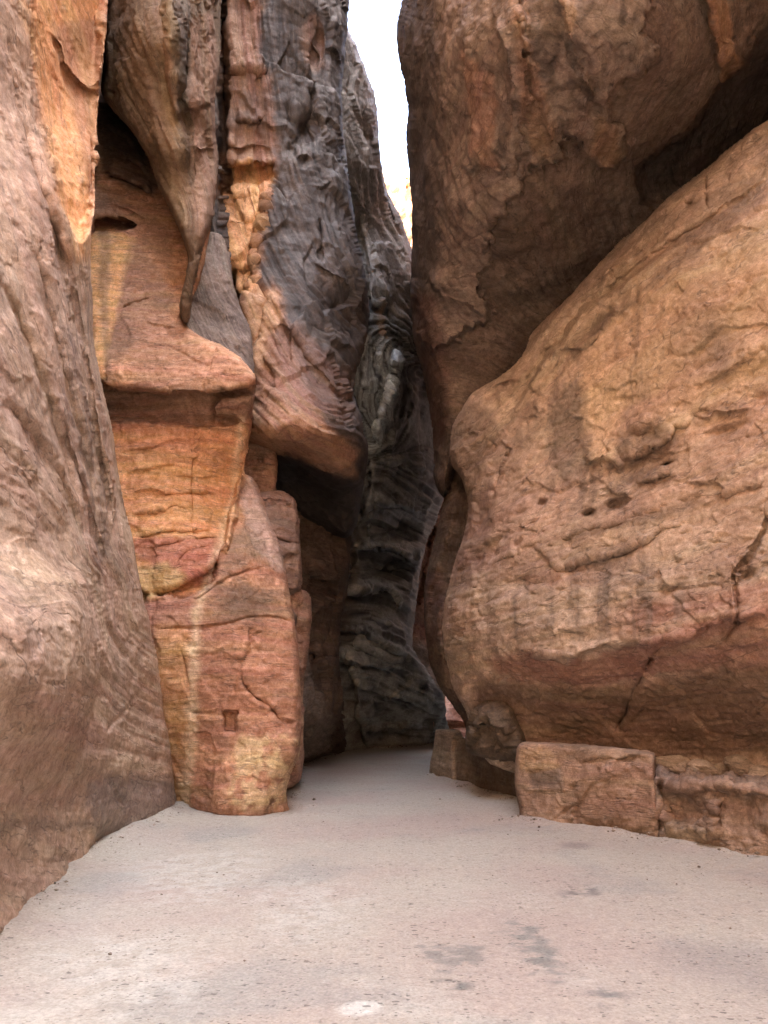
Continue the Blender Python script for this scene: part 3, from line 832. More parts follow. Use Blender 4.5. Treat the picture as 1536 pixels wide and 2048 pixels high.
def blocks():
    def blk(out, ctrl, seed, label, pal, edge=(10, .3), extra=None, name="rock_block"):
        m = Mass(out, ctrl, seed=seed, edge=edge, jag=1.2)
        if extra: extra(m)
        finish(m, pal, big=0.05, mid=0.05, bed=0.02, fine=0.012, bedf=4, streak=0.4, facet=[((1.6, 1.6, 1.6), .12), ((4, 4, 4), .04)])
        m.build(name, SAND, back=(-0.7, 1, 0), depth=2.2, inward=0.5, label=label, cat="rock")
    P1 = [(176, 116, 82), (194, 134, 96), (156, 100, 74), (140, 96, 78)]
    P2 = [(140, 98, 78), (160, 114, 92), (118, 88, 76), (106, 82, 72)]
    blk([(470, 860), (500, 870), (548, 900), (555, 940), (552, 985), (560, 1020), (500, 1040), (460, 950)], [(490, 900, 14.2), (545, 910, 14.3), (552, 980, 14.2), (490, 1000, 14.0)], 51,
        "orange block tucked under the arched shelf", P1, extra=lambda m: m.crack([(500, 925), (530, 930), (552, 930)], 2, .1))
    def e2(m):
        m.crack([(520, 1082), (560, 1078), (600, 1090)], 2.5, .12); m.ledge([(556, 1160), (570, 1115), (600, 1100)], 25, .15)
        m.crack([(515, 1020), (545, 1000), (585, 1010)], 2, .06)
    blk([(490, 1000), (515, 985), (560, 983), (588, 1000), (597, 1040), (602, 1090), (606, 1140), (602, 1178), (580, 1200), (600, 1240), (560, 1300), (500, 1250)],
        [(520, 1000, 13.4), (590, 1010, 13.7), (600, 1140, 13.6), (540, 1100, 13.3), (560, 1220, 13.6)], 53, "brown squared block behind the orange pillar's right shoulder", P2, extra=e2)
    blk([(570, 1190), (592, 1178), (612, 1182), (622, 1200), (622, 1250), (616, 1300), (608, 1360), (606, 1440), (604, 1520), (596, 1560), (560, 1560), (560, 1300)],
        [(600, 1190, 14.2), (620, 1230, 14.5), (610, 1330, 14.6), (600, 1500, 14.6), (575, 1350, 14.2)], 57, "narrow pinkish block rising just behind the pillar", P1)
    def fl(m):
        m.crack([(620, 1320), (640, 1290), (655, 1260)], 3, .2)
        m.crack([(690, 1250), (688, 1340), (700, 1420)], 3, .15)
        m.ledge([(600, 1300), (640, 1310), (690, 1300)], 20, .15)
        m.ledge([(600, 1420), (640, 1440), (665, 1490)], 24, .3, soft=5)
        m.crack([(664, 1470), (672, 1490), (682, 1510)], 5, .35)
    m = Mass([(560, 980), (640, 1000), (700, 1000), (700, 1080), (690, 1180), (676, 1280), (684, 1400), (692, 1512), (640, 1530), (580, 1560), (560, 1400)],
             [(600, 1529, 'z', 0), (690, 1503, 'z', 0), (600, 1050, 17.8), (700, 1050, 19.0), (610, 1250, 17.6), (700, 1250, 20), (650, 1150, 17.8), (720, 1400, 21.5), (640, 1440, 18.4)], seed=61, edge=(20, .4))
    fl(m)
    finish(m, [(100, 72, 54), (122, 88, 66), (86, 62, 48), (72, 56, 47)], big=.1, mid=.08, bed=.04, bedf=3, streak=.6, facet=[((.9, .9, .6), .25), ((2.2, 2.2, 1.6), .08)])
    m.paint(m.zone([(600, 1300), (650, 1420), (670, 1510), (580, 1540)], 16, 12), (150, 122, 106), .8)
    m.paint(m.zone([(630, 1050), (700, 1050), (680, 1200), (640, 1250), (620, 1150)], 16, 12), (104, 74, 58), .6)
    m.build("recessed_rock_wall", SAND, back=(-0.6, 1, 0), depth=3, inward=.5, label="shaded brown wall under the arched shelf, leading to the black wall", cat="cliff")

def far_wall():
    out = [(420, -880), (600, -300), (668, -60), (682, 0), (690, 40), (706, 80), (726, 130), (745, 180), (752, 220), (757, 270), (764, 330), (772, 370), (790, 410), (806, 450), (820, 490), (840, 540), (900, 640), (905, 900), (880, 1010), (850, 1100), (830, 1200), (826, 1290), (850, 1330), (872, 1372), (884, 1396), (886, 1520), (620, 1540), (600, 1200), (600, 400)]
    ctrl = [(640, 1512, 'z', 0), (690, 1503, 'z', 0), (780, 1494, 'z', 0), (866, 1489, 'z', 0), (690, 1250, 21.5), (720, 1000, 21), (800, 1000, 23), (860, 1000, 25), (830, 1200, 25), (780, 1250, 23.2), (860, 1400, 25.5),
            (750, 760, 19.5), (720, 850, 20), (790, 800, 21), (830, 860, 23), (800, 640, 20.5), (830, 600, 22), (740, 560, 19), (700, 300, 17.5), (750, 280, 19.5), (690, 60, 17.5), (620, 0, 16.5), (640, 500, 18), (800, 450, 22), (600, -800, 15), (880, 800, 25)]
    m = Mass(out, ctrl, seed=71, edge=(26, 1.0), jag=2.0)
    # scalloped shelves of the black wall
    shelves = [([(705, 1100), (735, 1102), (770, 1096), (800, 1102), (832, 1128)], 26, 1.1), ([(680, 1186), (725, 1184), (755, 1174), (785, 1186), (802, 1230)], 26, 1.1),
               ([(735, 1000), (780, 1010), (820, 1018), (862, 1036)], 24, .8), ([(745, 920), (790, 930), (830, 945), (858, 968)], 22, .5), 
               ([(660, 1256), (720, 1266), (770, 1288), (812, 1312)], 24, .7), ([(690, 1330), (735, 1332), (780, 1338), (810, 1345), (835, 1372)], 24, .7), ([(700, 1364), (740, 1382), (780, 1402), (826, 1392)], 18, .6), ([(835, 1392), (860, 1402), (890, 1422)], 18, .7),
               ([(745, 1410), (800, 1424), (850, 1400)], 16, .4), ([(700, 1290), (750, 1304), (800, 1330)], 18, .4), ([(640, 1300), (690, 1310), (720, 1350)], 20, .4)]
    for pts, w, h in shelves:
        m.ledge(pts, w, h, jag=9, soft=3)
    m.bulge(795, 1062, 58, 26, -1.6); m.bulge(768, 1142, 48, 24, -1.6); m.bulge(700, 1130, 12, 34, -.8); m.bulge(852, 1446, 22, 16, -.8); m.bulge(748, 1225, 46, 26, -.5); m.bulge(760, 1440, 40, 14, -.4)
    # silvery rib and the edges running off it
    m.ledge([(712, 700), (705, 760), (712, 830), (735, 880), (742, 960), (722, 1040), (700, 1080)], 26, .7, jag=5, soft=4)
    m.ledge([(790, 690), (780, 760), (755, 830), (740, 900)], 34, .8, jag=6, soft=6)
    m.ledge([(756, 980), (738, 1050), (742, 1100)], 10, .4, jag=3, soft=2)
    m.crack([(736, 640), (738, 560), (722, 470), (715, 400)], 4, .4)
    m.ledge([(690, 1300), (710, 1370), (716, 1420), (730, 1480), (745, 1500)], 22, .8, jag=6, soft=3)
    m.bulge(770, 625, 22, 26, -.5)
    m.crack([(766, 360), (776, 420), (786, 452)], 3, .4)
    fl = [(0, [(682, 20), (720, 140), (735, 300), (745, 450), (790, 560), (826, 620)]), (1, [(700, 300), (722, 450), (745, 560), (790, 640), (830, 700)]), (-1, [(745, 200), (760, 360), (800, 480), (830, 560)]),
          (1.8, [(715, 700), (708, 760), (715, 830), (738, 885)]), (2.4, [(742, 690), (736, 760), (736, 830), (745, 890)]), (3.0, [(768, 690), (770, 750), (757, 830), (750, 895)]), (3.6, [(800, 690), (797, 760), (777, 830), (757, 900)]), (4.2, [(835, 720), (845, 800), (840, 860), (790, 900)]), (5, [(740, 930), (800, 945), (860, 990)]), (6, [(720, 1020), (790, 1030), (850, 1060)]),
          (7, [(700, 1100), (770, 1100), (830, 1130)]), (8, [(690, 1180), (760, 1180), (830, 1220)]), (9, [(680, 1270), (760, 1285), (830, 1320)]), (10, [(680, 1340), (760, 1350), (860, 1400)]), (11, [(680, 1430), (780, 1430), (880, 1450)]), (12, [(680, 1500), (780, 1495), (880, 1490)])]
    finish(m, [(62, 56, 55), (86, 79, 77), (52, 47, 47), (42, 38, 38)], big=.12, mid=.05, bed=.0, fine=.012, rough=.012, patina=.15, flow=fl, flowf=2.6, flowamp=.10, streak=.3, along=.003, plate=.02, ridge=(3.2, .06, (170, 162, 156), .55), facet=[((.8, .8, 1.0), .12)])
    Z = m.zone
    m.paint(Z([(660, -200), (760, 200), (770, 360), (830, 500), (830, 640), (760, 600), (700, 400), (640, 200)], 20, 14), (150, 130, 124), .8)
    m.paint(sstep(.1, .5, m.fl) * Z([(640, -200), (780, 200), (840, 500), (840, 700), (700, 700)], 20, 14), (196, 178, 170), .6)
    m.paint(sstep(.15, .5, m.fl + .3 * m.nm) * sstep(680, 760, m.Y), (140, 132, 132), .45)  # silver highlights painted along the flow lines
    rib = Z([(706, 680), (785, 680), (800, 720), (775, 820), (750, 905), (722, 870), (704, 760)], 8, 8)
    m.paint(rib, (176, 174, 176), .9)  # sky sheen on the varnished rib painted as pale grey
    f3, _ = flow_noise(m, fl, 11, 733, oct=3, along=.01)
    m.paint(sstep(-.05, .25, f3) * rib, (222, 220, 222), .8)
    m.paint(sstep(.1, .35, -f3) * rib, (50, 46, 47), .85)
    m.paint(Z([(755, 600), (762, 605), (760, 650), (772, 680), (760, 672), (750, 640)], 3, 2), (176, 128, 92), .7)
    m.paint(Z([(600, 1380), (700, 1360), (740, 1500), (620, 1540)], 24, 14), (138, 116, 104), .6)
    m.paint(Z([(740, 1420), (880, 1420), (880, 1500), (760, 1500)], 24, 14) * sstep(-.4, .3, m.st), (110, 86, 66), .7)
    m.paint(Z([(690, 1060), (700, 1020), (712, 1120), (720, 1180), (700, 1160)], 8, 8), (132, 104, 86), .5)
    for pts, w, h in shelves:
        m.paint(m.stroke([(x, y - .35 * w) for x, y in pts], w * .34, 4) * sstep(-.45, .3, m.fl + m.nf + .4 * m.nm), (190, 180, 172), .6)  # shelf tops painted pale: sky light as well as dust
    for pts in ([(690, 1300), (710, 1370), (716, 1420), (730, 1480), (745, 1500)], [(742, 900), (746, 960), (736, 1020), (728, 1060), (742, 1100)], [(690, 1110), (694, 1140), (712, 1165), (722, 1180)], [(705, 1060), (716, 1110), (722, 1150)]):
        m.paint(m.stroke(pts, 4, 3), (170, 158, 148), .7)  # lit crest edges drawn in as pale lines
    m.paint(m.zone([(690, 1290), (800, 1310), (880, 1400), (880, 1500), (640, 1520), (660, 1400)], 26, 14) * sstep(-.4, .3, m.nm + .6 * m.fl), (172, 160, 148), .85)  # light on the lower slopes put into a paler colour
    m.paint(m.zone([(600, 1000), (712, 1000), (700, 1180), (690, 1280), (600, 1300)], 18, 10), (104, 80, 64), .75)
    m.var = .8 * sstep(660, 720, m.Y) * sstep(1450, 1300, m.Y) + .4 * sstep(700, 500, m.Y)
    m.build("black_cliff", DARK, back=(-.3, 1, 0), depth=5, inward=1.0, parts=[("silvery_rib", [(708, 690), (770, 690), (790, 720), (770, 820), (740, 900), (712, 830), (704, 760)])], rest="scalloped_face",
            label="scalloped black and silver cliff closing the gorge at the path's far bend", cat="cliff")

# ------------------------------------------------------------------ right side
def overhang():
    out = [(1000, -880), (850, -300), (808, -60), (806, 0), (794, 50), (800, 120), (812, 170), (820, 220), (812, 290), (815, 340), (822, 430), (824, 520), (822, 600), (828, 680), (838, 720), (850, 770), (862, 840), (868, 900), (872, 960), (886, 992), (900, 985), (915, 940), (960, 900), (1040, 800), (1130, 720), (1250, 600), (1400, 450), (1560, 340), (2060, 120), (2060, -880)]
    ctrl = [(806, 0, 13.0), (815, 300, 14.2), (824, 560, 15.4), (845, 760, 16.2), (875, 960, 16.6), (900, 20, 10.8), (900, 300, 12.6), (900, 560, 14.4), (900, 760, 15.8), (1000, 100, 9.8), (1000, 400, 12.0), (1000, 650, 14.9), (1150, 100, 9.2),
            (1150, 350, 11.7), (1150, 550, 14.2), (1300, 100, 9.2), (1300, 350, 12.4), (1300, 450, 13.4), (1440, 100, 9.8), (1400, 320, 12.5), (1536, 220, 11.9), (1540, 60, 9.9), (1900, 0, 9.4), (1900, 200, 10.5), (1050, -700, 8.8), (900, -500, 10.5), (1700, -700, 7.8), (1250, 600, 14.8), (1060, 760, 15.8)]
    m = Mass(out, ctrl, seed=81, edge=(46, 1.6), jag=2.0)
    # rough upper skin ends in a ragged hanging edge; smooth belly behind it
    skin = [(900, -880), (800, 0), (826, 560), (850, 700), (975, 640), (980, 610), (960, 570), (975, 520), (985, 440), (1030, 395), (1050, 340), (1120, 330), (1135, 270), (1190, 330), (1235, 330), (1240, 260), (1220, 200), (1270, 150), (1310, 110), (1290, 60), (1300, 0), (1400, -880)]
    m.push(-.28 * m.zone(skin, 6, 22, sc=26))
    m.push(-.22 * m.zone([(1430, -200), (1440, 60), (1475, 90), (1478, 130), (1450, 165), (1435, 120), (1425, 60), (1400, -100)], 5, 8))
    m.push(-.2 * m.zone([(930, 330), (950, 180), (920, 20), (1010, -100), (1050, 60), (1060, 200), (1020, 330), (975, 335)], 10, 20, sc=26))
    for pts, h in [([(925, 0), (930, 100), (930, 200), (950, 330)], .22), ([(975, 0), (1020, 160), (1020, 280), (1040, 330)], .2), ([(1040, 0), (1055, 140), (1090, 240), (1110, 330)], .25), ([(1120, -40), (1140, 80), (1170, 160), (1210, 250)], .25),
                   ([(850, 30), (880, 160), (900, 330), (915, 480)], .18)]:
        m.ledge(pts, 24, h, jag=12, soft=4)
    m.crack([(1140, 70), (1160, 120), (1190, 180), (1192, 250)], 12, .15, jag=10)
    m.ledge([(850, 540), (880, 590), (930, 615), (980, 640)], 30, .2, jag=6, soft=4)
    # joint along the back of the belly
    m.push(.35 * m.zone([(1560, 40), (1490, 110), (1420, 190), (1390, 250), (1330, 290), (1280, 340), (1290, 400), (1400, 380), (1600, 280)], 14, 14))
    finish(m, [(116, 88, 72), (136, 106, 90), (104, 78, 64), (94, 74, 66)], dip=(.3, 0), big=.13, mid=.06, bed=.03, bedf=2.5, fine=.012, streak=.4)
    Z = m.zone
    sk = Z(skin, 10, 22, sc=26)
    m.relief(.05 * fbm(m.P * np.array([5, 5, 1.5]), 4, 812) * sk * sstep(0, 60, m.sd))
    m.paint(sk * sstep(-.3, .4, m.st + .5 * m.nm), (102, 82, 74), .7)
    wv = m.P + 1.2 * np.stack([fbm(m.P * .7, 3, 821), fbm(m.P * .7, 3, 822), fbm(m.P * .7, 3, 823)], -1)
    sw = fbm(wv * np.array([1.6, 1.6, .7]), 5, 824, ridge=True)
    m.paint(sk * sstep(.1, .45, sw), (168, 134, 116), .6)
    m.paint(sk * sstep(.05, .4, -sw), (74, 58, 54), .5)
    m.paint(Z([(790, -300), (860, -200), (880, 200), (880, 480), (840, 640), (815, 500)], 24, 16), (78, 64, 62), .75)
    m.paint(Z([(925, 100), (985, 170), (990, 300), (1000, 330), (960, 336), (945, 280), (930, 180)], 8, 12, sc=26), (178, 122, 92), .7)
    m.paint(Z([(1020, -100), (1050, -60), (1060, 100), (1110, 260), (1100, 320), (1060, 300), (1035, 160)], 10, 14, sc=26), (166, 116, 80), .65)
    m.paint(Z([(1120, -100), (1150, -60), (1150, 55), (1130, 60)], 6, 8), (180, 134, 96), .7)
    m.paint(Z([(1195, 230), (1230, 255), (1236, 310), (1215, 335), (1185, 315), (1190, 270)], 8, 8, sc=26), (156, 110, 72), .7)
    m.paint(Z([(1435, -100), (1470, 90), (1478, 130), (1450, 165), (1435, 120), (1400, -100)], 6, 8), (172, 114, 72), .75)
    m.paint(Z([(1560, 40), (1490, 110), (1420, 190), (1390, 250), (1330, 290), (1280, 340), (1290, 400), (1400, 380), (1600, 280)], 18, 20), (74, 58, 50), .6)  # shadow in the belly's rear crevice painted into the rock colour
    m.paint(Z([(1100, 380), (1230, 400), (1240, 480), (1160, 520), (1110, 560), (1100, 480)], 30, 20) * sstep(-.2, .4, m.nm), (84, 62, 50), .6)
    m.paint(Z([(820, 600), (870, 600), (900, 800), (870, 900), (840, 720)], 14, 10), (110, 66, 54), .6)
    m.build("overhanging_cliff", SAND, back=(.5, 1, .2), depth=6, inward=1.2, parts=[("ragged_skin", skin)], rest="smooth_belly",
            label="huge dark brown rock overhanging the path at the upper right", cat="cliff")

def right_wall():
    out = [(2060, -60), (1700, 150), (1536, 244), (1470, 292), (1400, 346), (1330, 400), (1290, 440), (1240, 480), (1205, 520), (1150, 580), (1120, 610), (1090, 640), (1062, 670), (1050, 700), (1020, 738), (985, 762), (945, 786), (922, 820), (906, 852), (899, 900), (905, 930), (925, 960), (938, 1000), (935, 1040), (920, 1090), (905, 1140), (890, 1200), (880, 1260), (890, 1320), (905, 1380), (930, 1425), (945, 1470), (980, 1530), (1100, 1560), (1536, 1600), (2060, 1660)]
    ctrl = [(1536, 244, 10.4), (1400, 346, 11.3), (1240, 480, 12.4), (1060, 670, 13.8), (945, 790, 14.6), (905, 860, 14.8), (940, 1000, 14.2), (905, 1140, 14.4), (885, 1250, 14.6), (900, 1360, 14.8), (940, 1450, 14.0),
            (1000, 850, 13.4), (1000, 1000, 12.9), (1000, 1150, 12.6), (1000, 1300, 12.6), (1000, 1400, 13.2), (1150, 700, 12.2), (1150, 900, 11.8), (1150, 1100, 11.4), (1150, 1300, 11.4), (1150, 1420, 12.2), (1150, 1490, 12.6),
            (1350, 500, 10.8), (1350, 800, 10.4), (1350, 1100, 10.0), (1350, 1280, 10.0), (1350, 1400, 10.8), (1350, 1490, 11.3), (1530, 400, 9.7), (1530, 800, 9.3), (1530, 1100, 8.9), (1530, 1280, 8.9), (1530, 1400, 9.6), (1530, 1490, 10.1),
            (1150, 1560, 12.6), (1530, 1600, 10.2), (2000, 600, 7.0), (2000, 1200, 6.7), (2000, 1500, 7.6), (2000, 0, 7.6)]
    m = Mass(out, ctrl, seed=91, edge=(22, .4), jag=1.8)
    # upper band stands behind the brow line
    brow = [(1560, 352), (1500, 396), (1420, 450), (1340, 500), (1280, 545), (1220, 590), (1170, 620), (1130, 680), (1090, 720), (1050, 790), (1010, 860)]
    r, _, _, s, p = seg_dist(m.X, m.Y, catmull(brow, 5, False), False)
    m.push(.35 * sstep(-2, 8, -s * r) * sstep(1, .8, p) * np.exp(-r / 90) * np.where(m.Y < 900, 1, 0))
    def L(pts, w, h, **k): m.ledge(pts, w, h, **k)
    m.ledge(brow, 70, .25, jag=5, soft=4)
    m.crack([(x - 4, y - 10) for x, y in brow], 6, .15, jag=6)
    L([(1005, 1310), (1050, 1304), (1100, 1312), (1150, 1318), (1220, 1290), (1300, 1290), (1380, 1270), (1460, 1240), (1560, 1230)], 50, .30, jag=14, soft=6)
    L([(960, 1130), (1030, 1110), (1060, 1090), (1090, 1108), (1120, 1140), (1180, 1120), (1230, 1110), (1330, 1060), (1400, 1030)], 40, .13, jag=12, soft=4)
    L([(1110, 1080), (1200, 1056), (1280, 1030), (1350, 1000)], 30, .09, jag=10, soft=4)
    L([(1040, 760), (1080, 790), (1060, 850), (1020, 890), (985, 950)], 26, .2, jag=6, soft=4)
    L([(1240, 920), (1300, 900), (1340, 880), (1360, 850)], 30, .25, jag=14, soft=4)
    L([(1170, 930), (1200, 915), (1230, 925), (1240, 950)], 24, .25, jag=8, soft=4)
    L([(1270, 965), (1310, 960), (1345, 945)], 22, .16, jag=10, soft=4)
    L([(1390, 1010), (1450, 990), (1536, 960)], 40, .12, jag=12, soft=5)
    L([(1330, 860), (1420, 830), (1510, 815)], 24, .12, jag=12, soft=5)
    L([(1360, 780), (1440, 750), (1536, 690)], 30, .1, jag=10, soft=6)
    L([(1190, 560), (1260, 520), (1300, 490)], 24, .15, jag=8, soft=4)
    L([(1080, 720), (1130, 700), (1180, 690), (1250, 600)], 20, .15, jag=8, soft=4)
    for x, y, rx, ry, d in [(1178, 1030, 14, 8, .3), (1230, 1010, 22, 9, .22), (1085, 1005, 7, 6, .2), (1290, 870, 30, 12, .2), (1280, 930, 50, 26, .15), (1335, 928, 14, 4, .2), (985, 795, 12, 18, .35), (1010, 770, 24, 6, .35), (1380, 410, 12, 8, .3), (1060, 990, 20, 8, .1), (1050, 1170, 40, 20, .15), (1490, 1150, 14, 12, .2), (1340, 1180, 30, 10, .12), (1390, 830, 30, 8, .12), (1450, 860, 40, 8, .12), (965, 1435, 40, 30, .5), (1000, 955, 14, 26, .1)]:
        m.bulge(x, y, rx, ry, -d, -18)
    rp = np.random.default_rng(5)
    for k in range(150):
        x, y = rp.uniform(935, 1250), rp.uniform(860, 1200)
        if rp.random() < .4: x, y = rp.uniform(1000, 1536), rp.uniform(700, 1280)
        a = rp.uniform(2.5, 7); m_s = m.sub([(x, y)], 26)
        q = np.exp(-(((m.X[m_s] - x) + .5 * (m.Y[m_s] - y)) / (a * 1.7)) ** 2 - ((m.Y[m_s] - y) / a) ** 2)
        m.t[m_s] += rp.uniform(.02, .06) * q
    m.base_pts()
    m.crack([(1536, 1000), (1528, 1060), (1500, 1110), (1470, 1150), (1475, 1240), (1440, 1290)], 4, .14)
    m.crack([(1320, 1290), (1290, 1340), (1260, 1400), (1235, 1460)], 4, .2)
    m.crack([(945, 1080), (985, 1000), (1010, 920), (1040, 860)], 4, .1)
    m.crack([(1410, 350), (1412, 420)], 3, .15)
    m.ledge([(1480, 1110), (1470, 1180), (1470, 1260)], 30, .15, flip=True)
    fl = [(0, [(950, 800), (1100, 660), (1250, 500), (1536, 260)]), (1, [(1000, 860), (1150, 700), (1300, 560), (1536, 400)]), (2, [(960, 1000), (1100, 900), (1300, 760), (1536, 600)]), (3, [(960, 1100), (1150, 1020), (1350, 920), (1536, 820)]),
          (4, [(950, 1180), (1150, 1110), (1350, 1040), (1536, 960)]), (5, [(960, 1260), (1150, 1210), (1350, 1160), (1536, 1100)]), (6, [(980, 1330), (1150, 1320), (1350, 1280), (1536, 1230)]), (7, [(980, 1400), (1150, 1400), (1350, 1390), (1536, 1370)]), (8, [(1000, 1480), (1536, 1480)])]
    finish(m, [(188, 146, 116), (208, 168, 138), (178, 132, 102), (158, 122, 102)], dip=(.1, .1), big=.07, mid=.035, bed=.012, fine=.006, rough=.005, patina=.18, flow=fl, flowf=3.5, flowamp=.03, streak=.45, along=.005, ridge=(6, .008, (216, 172, 138), .25), facet=[((1.3, 1.3, 2.0), .05), ((4, 4, 6), .018)])
    Z = m.zone
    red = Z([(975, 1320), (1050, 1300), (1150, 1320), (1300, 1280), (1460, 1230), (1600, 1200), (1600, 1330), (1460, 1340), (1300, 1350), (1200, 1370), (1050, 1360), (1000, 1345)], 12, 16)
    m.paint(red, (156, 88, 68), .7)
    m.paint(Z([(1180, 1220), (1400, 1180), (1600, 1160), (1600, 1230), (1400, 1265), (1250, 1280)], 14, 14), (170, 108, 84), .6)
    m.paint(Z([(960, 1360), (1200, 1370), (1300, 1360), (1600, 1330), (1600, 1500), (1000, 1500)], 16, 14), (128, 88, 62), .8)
    m.paint(Z([(1150, 700), (1240, 620), (1360, 560), (1536, 500), (1600, 800), (1400, 900), (1200, 900)], 60, 30), (206, 152, 102), .55)
    m.paint(Z([(1250, 560), (1420, 470), (1560, 400), (1560, 760), (1420, 820), (1280, 800)], 60, 40), (206, 158, 108), .5)
    m.paint(Z([(950, 960), (1100, 880), (1150, 1000), (1100, 1120), (940, 1160)], 40, 30), (194, 144, 118), .55)
    m.paint(Z([(960, 1190), (1100, 1150), (1260, 1180), (1240, 1280), (1060, 1300), (970, 1300)], 20, 20), (204, 164, 138), .6)
    m.paint(Z([(1300, 900), (1560, 800), (1560, 1010), (1400, 1060), (1280, 1020)], 50, 30), (192, 142, 106), .5)
    # dark water streaks
    stk = sstep(-.05, .35, streaks(m.P, 3.6, 931, 4, .04))
    m.paint(stk * Z([(1060, 860), (1160, 700), (1250, 600), (1320, 700), (1300, 1000), (1220, 1050), (1060, 1010)], 40, 30), (118, 92, 78), .65)
    m.paint(stk * Z([(1050, 1130), (1300, 1110), (1380, 1200), (1300, 1270), (1020, 1280)], 30, 20), (120, 98, 86), .65)
    m.paint(Z([(1110, 790), (1170, 750), (1160, 930), (1130, 980), (1100, 900)], 14, 14), (126, 100, 86), .7)
    m.paint(Z([(1170, 740), (1230, 720), (1240, 900), (1180, 910)], 12, 12), (226, 176, 128), .75)
    m.paint(Z([(1240, 860), (1320, 840), (1360, 900), (1340, 970), (1260, 970), (1230, 920)], 16, 18), (128, 92, 72), .6)
    m.paint(Z([(1350, 640), (1450, 590), (1470, 720), (1380, 760)], 30, 20), (150, 112, 90), .4)
    m.paint(Z([(1130, 690), (1180, 640), (1260, 600), (1300, 560), (1420, 450), (1540, 370), (1540, 390), (1420, 480), (1300, 580), (1180, 690), (1150, 720)], 8, 8), (112, 84, 62), .55)
    m.paint(Z([(900, 860), (940, 800), (1000, 860), (960, 960), (940, 1040), (900, 950)], 10, 8), (126, 94, 72), .6)
    m.paint(Z([(930, 1060), (970, 980), (985, 960), (975, 1100), (930, 1200), (900, 1200)], 8, 8), (136, 98, 86), .6)
    for pts, w, c, a in [([(1050, 1165), (1090, 1150), (1130, 1160)], 22, (150, 96, 66), .6), ([(1120, 1085), (1220, 1058), (1330, 1030), (1400, 1005)], 12, (120, 88, 66), .65), ([(1130, 1140), (1220, 1118), (1300, 1085)], 12, (140, 92, 70), .6), ([(1200, 1110), (1210, 1160), (1215, 1210)], 26, (138, 116, 104), .6),
                         ([(1245, 1090), (1250, 1170)], 18, (150, 126, 110), .5), ([(1420, 640), (1440, 720), (1435, 780)], 22, (140, 108, 90), .5), ([(1380, 840), (1450, 815), (1500, 800)], 14, (146, 102, 74), .6), ([(1420, 880), (1480, 868), (1536, 870)], 12, (150, 106, 76), .5),
                         ([(1400, 980), (1440, 960), (1480, 945)], 10, (140, 102, 72), .5), ([(1180, 1032), (1240, 1008)], 8, (118, 84, 64), .5), ([(1060, 800), (1075, 850), (1040, 900)], 14, (120, 92, 74), .5), ([(1020, 800), (1050, 770), (1075, 730)], 16, (126, 98, 78), .5),
                         ([(1180, 700), (1200, 640), (1230, 620)], 12, (112, 86, 66), .6), ([(1500, 1010), (1470, 1100), (1475, 1260)], 30, (160, 110, 82), .5)]:
        m.paint(m.stroke(pts, w, 8), c, a)
    m.paint(sstep(.25, .55, m.fl), (204, 152, 114), .35)
    m.paint(sstep(.3, .6, -m.fl + .3 * m.nm), (128, 86, 62), .35)
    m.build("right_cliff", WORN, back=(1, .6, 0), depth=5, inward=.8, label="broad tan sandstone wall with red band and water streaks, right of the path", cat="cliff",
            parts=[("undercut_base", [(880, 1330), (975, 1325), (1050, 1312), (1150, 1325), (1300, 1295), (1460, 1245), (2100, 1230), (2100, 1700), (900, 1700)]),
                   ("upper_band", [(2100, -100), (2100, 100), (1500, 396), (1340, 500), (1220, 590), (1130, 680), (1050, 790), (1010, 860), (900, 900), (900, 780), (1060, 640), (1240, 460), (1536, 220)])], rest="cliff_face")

def right_flank():
    out = [(905, 940), (896, 960), (888, 1010), (868, 1080), (852, 1150), (846, 1210), (852, 1290), (862, 1335), (876, 1370), (893, 1395), (912, 1422), (926, 1446), (960, 1560), (1020, 1540), (1000, 1000), (950, 900)]
    ctrl = [(900, 960, 17.5), (868, 1080, 18), (848, 1200, 18), (860, 1330, 17.8), (925, 1440, 16.5), (930, 1000, 16), (920, 1150, 16.2), (900, 1300, 16.4), (980, 1400, 15.4), (980, 1100, 15)]
    m = Mass(out, ctrl, seed=97, edge=(26, .7), jag=1.5)
    m.ledge([(850, 1210), (880, 1130), (910, 1040), (925, 980)], 30, .2, jag=6, soft=6)
    m.crack([(870, 1130), (895, 1060), (915, 1000)], 4, .12)
    m.ledge([(900, 1430), (890, 1350), (884, 1260), (892, 1180)], 26, .25, jag=5, soft=5)
    finish(m, [(128, 96, 74), (148, 112, 86), (110, 84, 68), (96, 78, 68)], dip=(.8, 0), big=.1, mid=.06, bed=.03, bedf=3, streak=.5)
    m.paint(m.zone([(846, 1150), (885, 1150), (890, 1270), (860, 1280)], 12, 10), (120, 76, 60), .6)
    m.build("right_cliff_flank", SAND, back=(1, 1, 0), depth=3, inward=.5, label="brown leaf-shaped flank of rock beside the far bend, left of the tan wall", cat="rock")

